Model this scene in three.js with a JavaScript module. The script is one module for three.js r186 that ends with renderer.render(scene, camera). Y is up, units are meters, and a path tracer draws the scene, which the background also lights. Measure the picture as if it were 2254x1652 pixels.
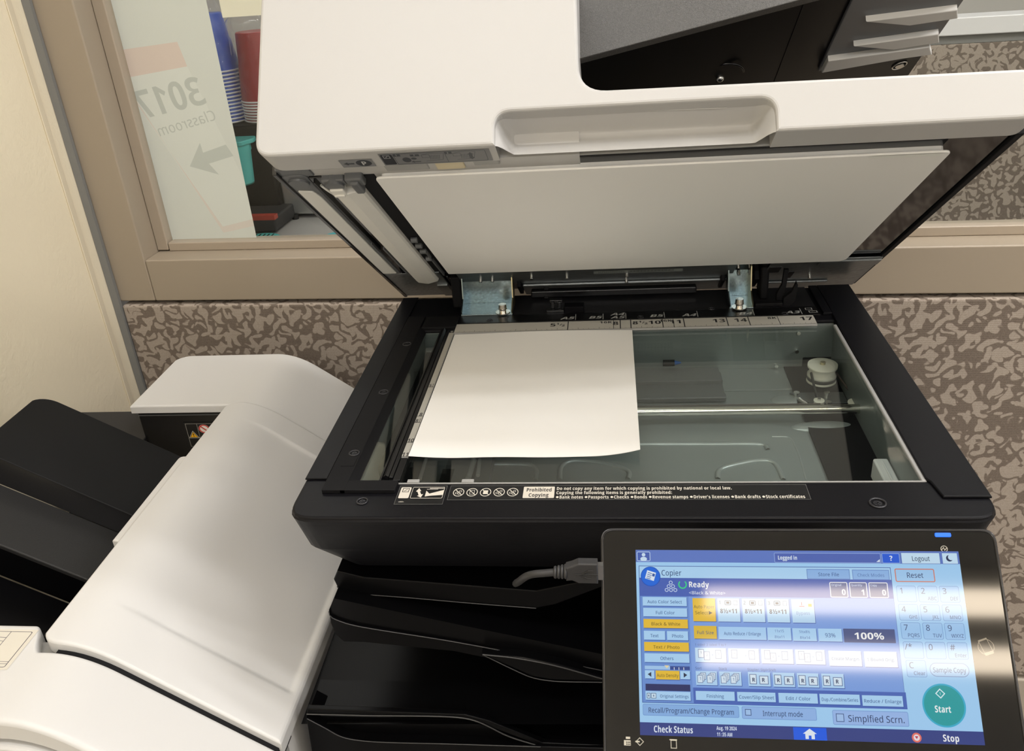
import * as THREE from 'three';
import { RoundedBoxGeometry } from 'three/addons/geometries/RoundedBoxGeometry.js';
import { mergeGeometries, mergeVertices, toCreasedNormals } from 'three/addons/utils/BufferGeometryUtils.js';
import { RectAreaLightUniformsLib } from 'three/addons/lights/RectAreaLightUniformsLib.js';
import { ImprovedNoise } from 'three/addons/math/ImprovedNoise.js';

RectAreaLightUniformsLib.init();
const scene = new THREE.Scene();
const renderer = new THREE.WebGLRenderer({ antialias: true });
renderer.toneMapping = THREE.LinearToneMapping;
renderer.toneMappingExposure = 0.93;
renderer.shadowMap.enabled = true;

// ---- camera. Working frame: origin at the ruler corner of the platen glass, x right, y up, z to the viewer.
const H = 0.93;                                   // platen height above the floor
const CAM = new THREE.Vector3(0.1955, 0.4328, 0.956);
const FOCAL = 1907, ROT = [-0.4708, 0.1327, -0.0794];
const camera = new THREE.PerspectiveCamera(2 * Math.atan(826 / FOCAL) * 180 / Math.PI, 2254 / 1652, 0.02, 30);
camera.rotation.order = 'YXZ';
camera.rotation.set(ROT[0], ROT[1], ROT[2]);
camera.position.set(CAM.x, CAM.y + H, CAM.z);
scene.add(camera);
scene.background = new THREE.Color(0x000000);

// ---- ceiling fixtures: [centre x, centre z, radiance]
const CEIL = 1.8;                                 // ceiling above the platen
const WARM = new THREE.Color().setRGB(1.0, 0.84, 0.64), SOFT = new THREE.Color().setRGB(1.0, 0.975, 0.965);
const FIXTURES = [[1.07, 2.13, 13, WARM], [3.3, 2.13, 20, SOFT], [2.3, 0.75, 30, SOFT], [1.25, 0.1, 25, SOFT], [-0.15, 0.95, 13, SOFT], [0.3, 3.3, 34, SOFT], [1.07, -1.6, 6, SOFT], [-0.9, -1.6, 8, SOFT]];

// ---------------------------------------------------------------- helpers
const V = (x, y, z) => new THREE.Vector3(x, y, z);
const rotM = new THREE.Matrix4().makeRotationFromEuler(new THREE.Euler(ROT[0], ROT[1], ROT[2], 'YXZ'));
const ray = (u, v) => V((u - 1127) / FOCAL, -(v - 826) / FOCAL, -1).applyMatrix4(rotM);
const hit = (u, v, p0, n) => { const d = ray(u, v); return CAM.clone().addScaledVector(d, p0.clone().sub(CAM).dot(n) / d.dot(n)); };
const onY = (u, v, y) => hit(u, v, V(0, y, 0), V(0, 1, 0));
const onZ = (u, v, z) => hit(u, v, V(0, 0, z), V(0, 0, 1));
const onX = (u, v, x) => hit(u, v, V(x, 0, 0), V(1, 0, 0));
const LTH = 0.6102, LO = V(0, 0.063, -0.0415), LES = V(0, Math.sin(LTH), Math.cos(LTH)), LEN = V(0, Math.cos(LTH), -Math.sin(LTH));
const onLid = (u, v, n) => { const p = hit(u, v, LO.clone().addScaledVector(LEN, n), LEN).sub(LO); return [p.x, n, p.dot(LES)]; };
const WPHI = 0.053948, WO = V(-0.61737, 0, -0.29384), WA = V(Math.cos(WPHI), 0, Math.sin(WPHI)), WN = V(-Math.sin(WPHI), 0, Math.cos(WPHI));
const onWall = (u, v, d) => { const p = hit(u, v, WO.clone().addScaledVector(WN, d), WN).sub(WO); return [p.dot(WA), p.y]; };
let seed = 7;
const rnd = () => { seed = (seed * 1664525 + 1013904223) >>> 0; return seed / 4294967296; };
const noise = new ImprovedNoise();

const used = new Map();
const numbered = (name) => { const k = used.get(name) || 0; used.set(name, k + 1); return k ? name + '_' + String(k).padStart(3, '0') : name; };
const offs = new Map();
function add(parent, name, geo, mat, label) {
  geo = Array.isArray(geo) ? join(geo) : geo;
  const o = offs.get(parent);
  if (o) geo.translate(-o.x, -o.y, -o.z);
  const m = new THREE.Mesh(geo, mat); m.name = name; m.castShadow = m.receiveShadow = true;
  if (label) m.userData.label = label;
  parent.add(m); offs.set(m, o || null);
  return m;
}
function thing(name, label, category, base, group) {
  const g = new THREE.Group(); g.name = numbered(name); g.position.set(base[0], base[1] + H, base[2]);
  g.userData = { label, category }; if (group) g.userData.group = group;
  offs.set(g, V(...base)); scene.add(g); return g;
}
function wallThing(name, label, category, base, group) {       // base in wall frame (along, height, depth)
  const g = thing(name, label, category, [0, 0, 0], group); offs.set(g, V(...base));
  const p = WO.clone().addScaledVector(WA, base[0]).addScaledVector(WN, base[2]);
  g.position.set(p.x, base[1] + H, p.z); g.rotation.y = -WPHI; return g;
}
function struct(name, geo, mat, label, category, inWall) {
  geo = Array.isArray(geo) ? join(geo) : geo;
  const m = new THREE.Mesh(geo, mat); m.name = name; m.castShadow = m.receiveShadow = true;
  m.position.set(inWall ? WO.x : 0, H, inWall ? WO.z : 0); if (inWall) m.rotation.y = -WPHI;
  m.userData = { label, category, kind: 'structure' }; scene.add(m); return m;
}
function join(list) {
  const l = list.map((g) => { g = g.index ? g.toNonIndexed() : g; for (const k of Object.keys(g.attributes)) if (!['position', 'normal', 'uv'].includes(k)) g.deleteAttribute(k); return g; });
  return l.length === 1 ? l[0] : mergeGeometries(l);
}
const box = (x0, x1, y0, y1, z0, z1, r = 0) => {
  const w = Math.abs(x1 - x0), h = Math.abs(y1 - y0), d = Math.abs(z1 - z0);
  const g = r ? new RoundedBoxGeometry(w, h, d, 3, Math.min(r, w / 2.01, h / 2.01, d / 2.01)) : new THREE.BoxGeometry(w, h, d);
  return g.translate((x0 + x1) / 2, (y0 + y1) / 2, (z0 + z1) / 2);
};
const cyl = (p0, p1, r, r2 = r, n = 24) => {
  const a = V(...p0), b = V(...p1), d = b.clone().sub(a);
  const g = new THREE.CylinderGeometry(r2, r, d.length(), n);
  g.applyQuaternion(new THREE.Quaternion().setFromUnitVectors(V(0, 1, 0), d.clone().normalize()));
  return g.translate((a.x + b.x) / 2, (a.y + b.y) / 2, (a.z + b.z) / 2);
};
const tube = (pts, r, n = 40, rs = 10, closed = false) => new THREE.TubeGeometry(new THREE.CatmullRomCurve3(pts.map((p) => (p.isVector3 ? p : V(...p))), closed), n, r, rs, closed);
function fillet(pts, r, seg = 5) {               // rounds the corners of a polygon; r a number or one per corner
  const out = [];
  pts.forEach((p, i) => {
    const rr = Array.isArray(r) ? r[i] : r;
    const a = pts[(i + pts.length - 1) % pts.length], b = pts[(i + 1) % pts.length];
    if (!rr) return out.push(p);
    const da = [a[0] - p[0], a[1] - p[1]], db = [b[0] - p[0], b[1] - p[1]], la = Math.hypot(...da), lb = Math.hypot(...db);
    const t = Math.min(rr, la * 0.49, lb * 0.49);
    const A = [p[0] + da[0] / la * t, p[1] + da[1] / la * t], B = [p[0] + db[0] / lb * t, p[1] + db[1] / lb * t];
    for (let k = 0; k <= seg; k++) { const s = k / seg, c0 = (1 - s) ** 2, c1 = 2 * s * (1 - s), c2 = s * s; out.push([c0 * A[0] + c1 * p[0] + c2 * B[0], c0 * A[1] + c1 * p[1] + c2 * B[1]]); }
  });
  return out;
}
const rect = (x0, x1, y0, y1, r = 0, seg = 5) => fillet([[x0, y0], [x1, y0], [x1, y1], [x0, y1]], r, seg);
function extr(poly, depth, bevel, holes = []) {
  const s = new THREE.Shape(poly.map((p) => new THREE.Vector2(p[0], p[1])));
  for (const h of holes) s.holes.push(new THREE.Path(h.map((p) => new THREE.Vector2(p[0], p[1]))));
  const b = Math.min(bevel, depth * 0.49);
  const g = new THREE.ExtrudeGeometry(s, { depth: depth - 2 * b, bevelEnabled: b > 0, bevelSize: b, bevelThickness: b, bevelOffset: -b, bevelSegments: 3, curveSegments: 8 });
  return toCreasedNormals(g.translate(0, 0, b), 0.22);
}
const prismZ = (poly, z0, z1, b = 0, holes) => extr(poly, z1 - z0, b, holes).translate(0, 0, z0);                    // poly in x,y
const prismY = (poly, y0, y1, b = 0, holes = []) => extr(poly.map((p) => [p[0], -p[1]]).reverse(), y1 - y0, b, holes.map((h) => h.map((p) => [p[0], -p[1]]))).rotateX(-Math.PI / 2).translate(0, y0, 0);   // poly in x,z
const prismX = (poly, x0, x1, b = 0) => extr(poly.map((p) => [-p[0], p[1]]).reverse(), x1 - x0, b).rotateY(Math.PI / 2).translate(x0, 0, 0);   // poly in z,y
function grid(nu, nv, f, closeU = false) {        // f(i/nu, j/nv) -> [x,y,z]
  const pos = [], uv = [], idx = [];
  for (let j = 0; j <= nv; j++) for (let i = 0; i <= nu; i++) { pos.push(...f(i / nu, j / nv)); uv.push(i / nu, j / nv); }
  for (let j = 0; j < nv; j++) for (let i = 0; i < nu; i++) { const a = j * (nu + 1) + i, b = a + 1, c = a + nu + 1, d = c + 1; idx.push(a, b, d, a, d, c); }
  const g = new THREE.BufferGeometry();
  g.setAttribute('position', new THREE.Float32BufferAttribute(pos, 3)); g.setAttribute('uv', new THREE.Float32BufferAttribute(uv, 2)); g.setIndex(idx);
  g.computeVertexNormals(); return g;
}
function loft(rings, capStart = true, capEnd = true) {
  const n = rings[0].length, gs = [];
  const pos = [], idx = [], uv = [];
  rings.forEach((r, j) => r.forEach((p, i) => { pos.push(...p); uv.push(i / n, j / rings.length); }));
  for (let j = 0; j < rings.length - 1; j++) for (let i = 0; i < n; i++) { const a = j * n + i, b = j * n + (i + 1) % n, c = a + n, d = b + n; idx.push(a, b, d, a, d, c); }
  const cap = (r, flip) => {
    const c = r.reduce((s, p) => [s[0] + p[0] / n, s[1] + p[1] / n, s[2] + p[2] / n], [0, 0, 0]), o = pos.length / 3;
    pos.push(...c); uv.push(0, 0); r.forEach((p) => { pos.push(...p); uv.push(0, 0); });
    for (let i = 0; i < n; i++) { const a = o + 1 + i, b = o + 1 + (i + 1) % n; flip ? idx.push(o, b, a) : idx.push(o, a, b); }
  };
  if (capStart) cap(rings[0], true); if (capEnd) cap(rings[rings.length - 1], false);
  const g = new THREE.BufferGeometry();
  g.setAttribute('position', new THREE.Float32BufferAttribute(pos, 3)); g.setAttribute('uv', new THREE.Float32BufferAttribute(uv, 2)); g.setIndex(idx);
  return toCreasedNormals(g, 0.6);
}
// a plate with a curved top y = top(x, z), outline z0(x)..z1(x), edges rounded by r, thickness t
function slab(xs, z0, z1, top, t, r, zs) {
  const X0 = xs[0], X1 = xs[xs.length - 1];
  const us = [...new Set([X0, X0 + r * 0.1, X0 + r * 0.4, X0 + r, ...xs, X1 - r, X1 - r * 0.4, X1 - r * 0.1, X1])].sort((a, b) => a - b);
  const dropOf = (e) => (e >= r ? 0 : r - Math.sqrt(Math.max(0, r * r - (r - e) ** 2)));
  const rows = [];
  for (const x of us) {
    const a = z0(x), b = z1(x), L = b - a;
    const list = [0, r * 0.1, r * 0.4, r, ...zs.map((k) => k), L - r, L - r * 0.4, L - r * 0.1, L].map((k) => (typeof k === 'function' ? Math.min(Math.max(k(a), r), L - r) : k));
    rows.push(list.map((k) => { const e = Math.min(k, L - k), ex = Math.min(x - X0, X1 - x); return [x, top(x, a + k) - Math.max(dropOf(e), dropOf(ex)), a + k]; }));
  }
  const nu = us.length, nv = rows[0].length, pos = [], idx = [], uv = [];
  rows.forEach((row) => row.forEach((p) => { pos.push(...p); uv.push(p[0], p[2]); }));
  for (let i = 0; i < nu - 1; i++) for (let j = 0; j < nv - 1; j++) { const a = i * nv + j, b = a + 1, c = a + nv, d = c + 1; idx.push(a, b, d, a, d, c); }
  const g = new THREE.BufferGeometry();
  g.setAttribute('position', new THREE.Float32BufferAttribute(pos, 3)); g.setAttribute('uv', new THREE.Float32BufferAttribute(uv, 2)); g.setIndex(idx); g.computeVertexNormals();
  // skirt
  const ring = []; for (let i = 0; i < nu; i++) ring.push(rows[i][0]); for (let j = 1; j < nv; j++) ring.push(rows[nu - 1][j]); for (let i = nu - 2; i >= 0; i--) ring.push(rows[i][nv - 1]); for (let j = nv - 2; j > 0; j--) ring.push(rows[0][j]);
  const low = ring.map((p) => [p[0], top(p[0], p[2]) - t, p[2]]);
  const sk = loft([low, ring], false, false);
  const bpos = [], bidx = [];
  rows.forEach((row) => { bpos.push(row[0][0], top(row[0][0], row[0][2]) - t, row[0][2], row[nv - 1][0], top(row[nv - 1][0], row[nv - 1][2]) - t, row[nv - 1][2]); });
  for (let i = 0; i < nu - 1; i++) bidx.push(2 * i, 2 * i + 2, 2 * i + 3, 2 * i, 2 * i + 3, 2 * i + 1);
  const bg = new THREE.BufferGeometry(); bg.setAttribute('position', new THREE.Float32BufferAttribute(bpos, 3)); bg.setAttribute('uv', new THREE.Float32BufferAttribute(new Array(bpos.length / 3 * 2).fill(0), 2)); bg.setIndex(bidx); bg.computeVertexNormals();
  return join([g, sk, bg]);
}
const span = (a, b, n) => Array.from({ length: n + 1 }, (_, i) => a + (b - a) * i / n);
function metreUV(g, k = 1) {                      // box-mapped uv in metres
  g = g.index ? g.toNonIndexed() : g; const p = g.attributes.position, n = g.attributes.normal, uv = new Float32Array(p.count * 2);
  for (let i = 0; i < p.count; i += 3) {
    const nx = Math.abs(n.getX(i) + n.getX(i + 1) + n.getX(i + 2)), ny = Math.abs(n.getY(i) + n.getY(i + 1) + n.getY(i + 2)), nz = Math.abs(n.getZ(i) + n.getZ(i + 1) + n.getZ(i + 2));
    for (let j = i; j < i + 3; j++) { const x = p.getX(j), y = p.getY(j), z = p.getZ(j); const q = nx > ny && nx > nz ? [z, y] : ny > nz ? [x, z] : [x, y]; uv[2 * j] = q[0] * k; uv[2 * j + 1] = q[1] * k; }
  }
  g.setAttribute('uv', new THREE.BufferAttribute(uv, 2)); return g;
}
// decal sheet lying level: text reads from the front (top of the picture at z0)
const sheetY = (x0, x1, z0, z1, y) => new THREE.PlaneGeometry(x1 - x0, z1 - z0).rotateX(-Math.PI / 2).translate((x0 + x1) / 2, y, (z0 + z1) / 2);
const sheetXY = (x0, x1, y0, y1, z) => new THREE.PlaneGeometry(x1 - x0, y1 - y0).translate((x0 + x1) / 2, (y0 + y1) / 2, z);

// ---------------------------------------------------------------- textures
function dataTex(n, f, srgb = true) {
  const a = new Uint8Array(n * n * 4);
  for (let j = 0; j < n; j++) for (let i = 0; i < n; i++) { const c = f(i / n, j / n, i, j); a.set([c[0], c[1], c[2], 255], (j * n + i) * 4); }
  const t = new THREE.DataTexture(a, n, n); t.wrapS = t.wrapT = THREE.RepeatWrapping; t.magFilter = THREE.LinearFilter; t.minFilter = THREE.LinearMipmapLinearFilter; t.generateMipmaps = true;
  if (srgb) t.colorSpace = THREE.SRGBColorSpace; t.needsUpdate = true; return t;
}
const tile = (x, y, s, z) => {                    // tileable gradient noise
  const a = (u, v) => noise.noise(u * s, v * s, z);
  const bl = (u, v) => a(u, v) * (1 - u) * (1 - v) + a(u - 1, v) * u * (1 - v) + a(u, v - 1) * (1 - u) * v + a(u - 1, v - 1) * u * v;
  return bl(x, y);
};
function canvas(w, h, draw) {
  const c = document.createElement('canvas'); c.width = w; c.height = h; const x = c.getContext('2d'); draw(x, w, h);
  const t = new THREE.CanvasTexture(c); t.colorSpace = THREE.SRGBColorSpace; t.anisotropy = 8; return t;
}
const lerp = (a, b, t) => a + (b - a) * t;
const rep = (t, k) => { t.repeat.set(k, k); return t; };
const fabricTex = rep(dataTex(1024, (u, v, i, j) => {
  const wx = tile(u, v, 26, 3.1) * 0.030, wy = tile(u, v, 26, 8.7) * 0.030;
  const uu = (u + wx + 1) % 1, vv = (v + wy + 1) % 1;
  const n1 = tile(uu, vv, 31, 1.3), n2 = tile(vv, uu, 31, 5.9), n3 = tile(uu, vv, 64, 9.1);
  const m = Math.max(Math.abs(n1), Math.abs(n2) * 0.9) + n3 * 0.10;
  const k = Math.min(1, Math.max(0, (m - 0.148) / 0.03));
  const weave = (j % 6 < 3 ? 6 : -6) + (rnd() - 0.5) * 30 + (i % 4 < 2 ? 3 : -3);
  const A = [117, 105, 94], B = [166, 154, 141];
  return A.map((c, q) => Math.max(0, Math.min(255, lerp(c, B[q], k) + weave)));
}), 1 / 0.5);
const grainTex = rep(dataTex(256, () => { const g = 90 + rnd() * 150; return [g, g, g]; }, false), 1 / 0.08);
const speckTex = rep(dataTex(256, () => { const g = 205 + (rnd() - 0.5) * 70; return [g, g, g]; }), 1 / 0.1);
const paintTex = rep(dataTex(256, (u, v) => { const g = 128 + tile(u, v, 24, 2) * 60 + tile(u, v, 60, 4) * 40 + (rnd() - 0.5) * 12; return [g, g, g]; }, false), 1 / 0.2);
const brushTex = rep(dataTex(256, (u, v, i, j) => { const g = 200 + tile(u, v, 6, 2) * 40 + (rnd() - 0.5) * 14; return [g, g, g]; }), 1 / 0.3);

// ---------------------------------------------------------------- materials (linear colours of the things themselves)
const lin = (r, g, b) => new THREE.Color().setRGB(r, g, b);
const std = (c, rough, extra = {}) => new THREE.MeshStandardMaterial({ color: c, roughness: rough, ...extra });
const phy = (c, rough, extra = {}) => new THREE.MeshPhysicalMaterial({ color: c, roughness: rough, ...extra });
const M = {
  white: phy(lin(0.485, 0.48, 0.467), 0.42, { bumpMap: grainTex, bumpScale: 0.00002 }),
  whiteFin: phy(lin(0.655, 0.65, 0.635), 0.42, { bumpMap: grainTex, bumpScale: 0.00002 }),
  black: phy(lin(0.004, 0.004, 0.005), 0.42, { specularIntensity: 0.15 }),
  blackDeck: phy(lin(0.0045, 0.0045, 0.006), 0.40, { specularIntensity: 0.38, bumpMap: grainTex, bumpScale: 0.00006 }),
  blackMatte: phy(lin(0.007, 0.007, 0.008), 0.6, { specularIntensity: 0.3 }),
  blackGloss: phy(lin(0.006, 0.006, 0.007), 0.06),
  faceGloss: phy(lin(0.005, 0.005, 0.005), 0.06, { ior: 1.62 }),
  blackSatin: phy(lin(0.008, 0.008, 0.009), 0.22),
  blackTray: phy(lin(0.002, 0.002, 0.0024), 0.3, { specularIntensity: 0.28 }),
  darkGrey: phy(lin(0.03, 0.03, 0.032), 0.5, { specularIntensity: 0.5 }),
  trayGrain: phy(lin(0.022, 0.022, 0.022), 0.42, { specularIntensity: 0.6, bumpMap: grainTex, bumpScale: 0.0003 }),
  trayFin: phy(lin(0.005, 0.0052, 0.006), 0.45, { specularIntensity: 0.4 }),
  trayEdge: phy(lin(0.05, 0.05, 0.05), 0.3),
  adfGrain: phy(lin(0.115, 0.112, 0.105), 0.4, { bumpMap: grainTex, bumpScale: 0.00035, map: speckTex }),
  ribGrey: phy(lin(0.11, 0.115, 0.125), 0.38),
  ribLight: phy(lin(0.66, 0.655, 0.63), 0.4),
  greyPlastic: phy(lin(0.32, 0.32, 0.31), 0.45),
  greyDarkPlastic: phy(lin(0.11, 0.115, 0.12), 0.4),
  pad: std(lin(0.84, 0.835, 0.81), 0.6),
  barWhite: phy(lin(0.76, 0.75, 0.70), 0.4),
  tan: std(lin(0.62, 0.54, 0.36), 0.5),
  sheetMetal: phy(lin(0.40, 0.43, 0.44), 0.35, { metalness: 0.75, map: brushTex }),
  innerPaint: phy(lin(0.27, 0.30, 0.295), 0.38, { metalness: 0.45 }),
  innerEmboss: phy(lin(0.33, 0.36, 0.355), 0.34, { metalness: 0.45 }),
  zinc: phy(lin(0.50, 0.62, 0.66), 0.25, { metalness: 1, map: brushTex }),
  zincYellow: phy(lin(0.62, 0.56, 0.36), 0.3, { metalness: 1 }),
  steel: phy(lin(0.75, 0.72, 0.66), 0.16, { metalness: 1 }),
  screw: phy(lin(0.05, 0.05, 0.055), 0.35, { metalness: 0.6 }),
  screwBright: phy(lin(0.7, 0.7, 0.68), 0.25, { metalness: 1 }),
  nylon: phy(lin(0.80, 0.78, 0.68), 0.4),
  belt: std(lin(0.10, 0.08, 0.07), 0.6),
  rubber: std(lin(0.01, 0.01, 0.01), 0.6),
  glass: phy(lin(0.95, 0.98, 0.97), 0.0, { transmission: 1, thickness: 0, ior: 1.5 }),
  windowGlass: phy(lin(0.97, 0.98, 0.97), 0.0, { specularIntensity: 0.5, transmission: 1, thickness: 0, ior: 1.5 }),
  bag: phy(lin(0.97, 0.97, 0.97), 0.08, { transmission: 0.97, thickness: 0, ior: 1.45 }),
  taupe: phy(lin(0.345, 0.288, 0.218), 0.38, { bumpMap: grainTex, bumpScale: 0.00002 }),
  taupeBead: phy(lin(0.37, 0.31, 0.24), 0.36),
  base: std(lin(0.42, 0.37, 0.30), 0.5),
  cream: std(lin(0.86, 0.77, 0.58), 0.62, { bumpMap: paintTex, bumpScale: 0.0012 }),
  creamCaulk: std(lin(0.72, 0.64, 0.48), 0.55),
  gap: std(lin(0.20, 0.20, 0.19), 0.6),
  fabric: std(lin(1, 1, 1), 0.95, { map: fabricTex }),
  ceiling: std(lin(0.82, 0.81, 0.78), 0.9),
  wall: std(lin(0.74, 0.72, 0.67), 0.8),
  floor: std(lin(0.22, 0.21, 0.20), 0.85),
  counter: phy(lin(0.40, 0.385, 0.37), 0.4),
  teal: phy(lin(0.09, 0.48, 0.45), 0.35),
  cyan: phy(lin(0.02, 0.42, 0.50), 0.35),
  blueCup: phy(lin(0.022, 0.085, 0.48), 0.3),
  redCup: phy(lin(0.34, 0.012, 0.02), 0.3),
  rim: phy(lin(0.82, 0.82, 0.82), 0.35),
  paper: std(lin(0.83, 0.825, 0.80), 0.85),
  card: std(lin(0.84, 0.80, 0.68), 0.85),
  red: std(lin(0.4, 0.05, 0.03), 0.5),
  metalTrim: phy(lin(0.55, 0.55, 0.53), 0.3, { metalness: 0.8 }),
  cable: phy(lin(0.03, 0.03, 0.032), 0.45),
  usbSteel: phy(lin(0.32, 0.32, 0.33), 0.35, { metalness: 1 }),
};

// ================================================================ the setting
const ROOM = { x0: -0.6174, x1: 4.3, z1: 4.2, zf: -3.0, y0: -H };
struct('floor', box(-2.6, ROOM.x1 + 0.1, -H - 0.1, -H, ROOM.zf - 0.1, ROOM.z1 + 0.1), M.floor, 'grey office carpet floor below the machines', 'floor');
{ // ceiling of square tiles with openings for the fixtures left as recessed fittings
  struct('ceiling', box(-2.6, ROOM.x1 + 0.1, CEIL, CEIL + 0.1, ROOM.zf - 0.1, ROOM.z1 + 0.1), M.ceiling, 'off-white flat office ceiling overhead', 'ceiling');
}
struct('wall_left', metreUV(box(ROOM.x0 - 0.1, ROOM.x0, -H, CEIL, -0.294, ROOM.z1)), M.cream, 'cream painted wall with a fine roller texture beside the window frame', 'wall');
struct('wall_left_far', box(-2.6, -2.5, -H, CEIL, ROOM.zf, -0.294), M.wall, 'beige wall of the room beyond the window', 'wall');
struct('wall_left_return', box(-2.5, ROOM.x0 - 0.1, -H, CEIL, -0.40, -0.30), M.wall, 'beige wall closing off beside the partition', 'wall');
struct('wall_right', box(ROOM.x1, ROOM.x1 + 0.1, -H, CEIL, ROOM.zf, ROOM.z1), M.wall, 'beige wall to the right of the copier bay', 'wall');
struct('wall_front', box(-2.6, ROOM.x1, -H, CEIL, ROOM.z1, ROOM.z1 + 0.1), M.wall, 'beige wall facing the copier', 'wall');
struct('wall_far', box(-2.6, ROOM.x1, -H, CEIL, ROOM.zf - 0.1, ROOM.zf), M.wall, 'beige wall at the back of the room beyond the window', 'wall');
// caulk bead and corner strip on the cream wall
{
  const pts = [[66, 200], [100, 300], [190, 560], [275, 800]].map(([u, v]) => onX(u, v, ROOM.x0));
  const z = pts.reduce((s, p) => s + p.z, 0) / 4;
  struct('trim_1', [box(ROOM.x0, ROOM.x0 + 0.0025, -H, CEIL, z - 0.006, z + 0.006, 0.0012)], M.creamCaulk, 'ridge of old caulk running up the cream wall', 'trim');
  struct('trim_2', [box(ROOM.x0 + 0.0005, ROOM.x0 + 0.012, -H, 0.9, -0.292, -0.285)], M.gap, 'narrow grey filler strip between cream wall and window frame', 'trim');
}
// partition: fabric below, taupe frame and glass above (frame of the wall: along, height, depth)
const PL = 3.9, GX = 0.0946, GY = 0.026, PTOP = 0.86;
{
  const w = struct('wall_back', metreUV(box(0.012, PL, -H + 0.165, -0.0645, -0.05, 0.0035, 0.004)), M.fabric, 'taupe two-tone fabric panel of the cubicle partition', 'wall', true);
  struct('baseboard_back', [box(0.012, PL, -H, -H + 0.158, -0.05, 0.006, 0.004)], M.base, 'beige metal raceway along the foot of the fabric panel', 'baseboard', true);
  struct('trim_3', [box(0.0, 0.0729, -0.0584, PTOP + 0.07, -0.1, 0, 0.0025)], M.taupe, 'taupe metal post of the window frame beside the cream wall', 'trim', true);
  struct('trim_4', [box(0.0732, PL, -0.0584, 0.0112, -0.1, 0, 0.0025)], M.taupe, 'taupe metal bottom rail of the window frame', 'trim', true);
  struct('trim_5', [box(0.0732, PL, PTOP, PTOP + 0.07, -0.1, 0, 0.0025)], M.taupe, 'taupe metal head rail of the window frame', 'trim', true);
  struct('trim_6', [box(0.0732, 0.0930, 0.013, PTOP, -0.07, -0.042, 0.002)], M.taupeBead, 'upright glazing bead of the window', 'trim', true);
  struct('trim_7', [box(0.0938, PL - 0.08, 0.0112, 0.0255, -0.07, -0.042, 0.002)], M.taupeBead, 'glazing bead along the bottom of the window', 'trim', true);
  struct('trim_8', [box(PL - 0.08, PL, 0.0112, PTOP, -0.1, 0, 0.0025)], M.taupe, 'taupe metal end post of the window frame', 'trim', true);
  struct('window_1', [box(0.085, PL - 0.07, 0.02, PTOP + 0.01, -0.0585, -0.0545)], M.windowGlass, 'large clear window pane above the fabric panel', 'window', true);
}
// partition on the far side, seen through the right part of the window
{
  struct('wall_far_partition', [metreUV(box(0.95, PL, -H, 0.140, -1.06, -1.0, 0.004))], M.fabric, 'fabric partition standing beyond the window', 'wall', true);
  struct('trim_9', [box(0.95, PL, 0.158, 0.196, -1.07, -0.99, 0.003)], M.rim, 'white cap rail above the partition beyond the window', 'trim', true);
  struct('trim_10', [box(0.95, PL, 0.140, 0.158, -1.06, -1.0)], M.gap, 'grey rail under the white cap beyond the window', 'trim', true);
}

// ceiling fixtures
{
  const make = (x, z, power, tint, label) => {
    const t = thing('ceiling_light', label, 'light fixture', [x, CEIL, z], 'recessed ceiling lights');
    add(t, 'housing', [box(x - 0.61, x + 0.61, CEIL - 0.02, CEIL - 0.001, z - 0.26, z + 0.26, 0.004)], std(lin(0.45, 0.42, 0.36), 0.5));
    for (const dz of [-0.125, 0.125]) {
      add(t, 'lens', [box(x - 0.59, x + 0.59, CEIL - 0.028, CEIL - 0.02, z + dz - 0.055, z + dz + 0.055, 0.003)], new THREE.MeshStandardMaterial({ color: lin(0.6, 0.6, 0.6), roughness: 0.5, emissive: tint, emissiveIntensity: power * 0.4 }));
      const l = new THREE.RectAreaLight(tint, power, 1.18, 0.11);
      l.position.set(0, -0.031, dz); l.rotation.x = -Math.PI / 2; t.add(l); l.name = 'lamp';
    }
  };
  FIXTURES.forEach(([x, z, power, tint]) => make(x, z, power, tint, 'recessed ceiling light with two glowing lens strips'));
}

// ================================================================ photocopier
const copier = thing('photocopier', 'large black and white office photocopier with its lid raised over the scanning glass', 'photocopier', [0.2, -H, 0.12]);
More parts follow.
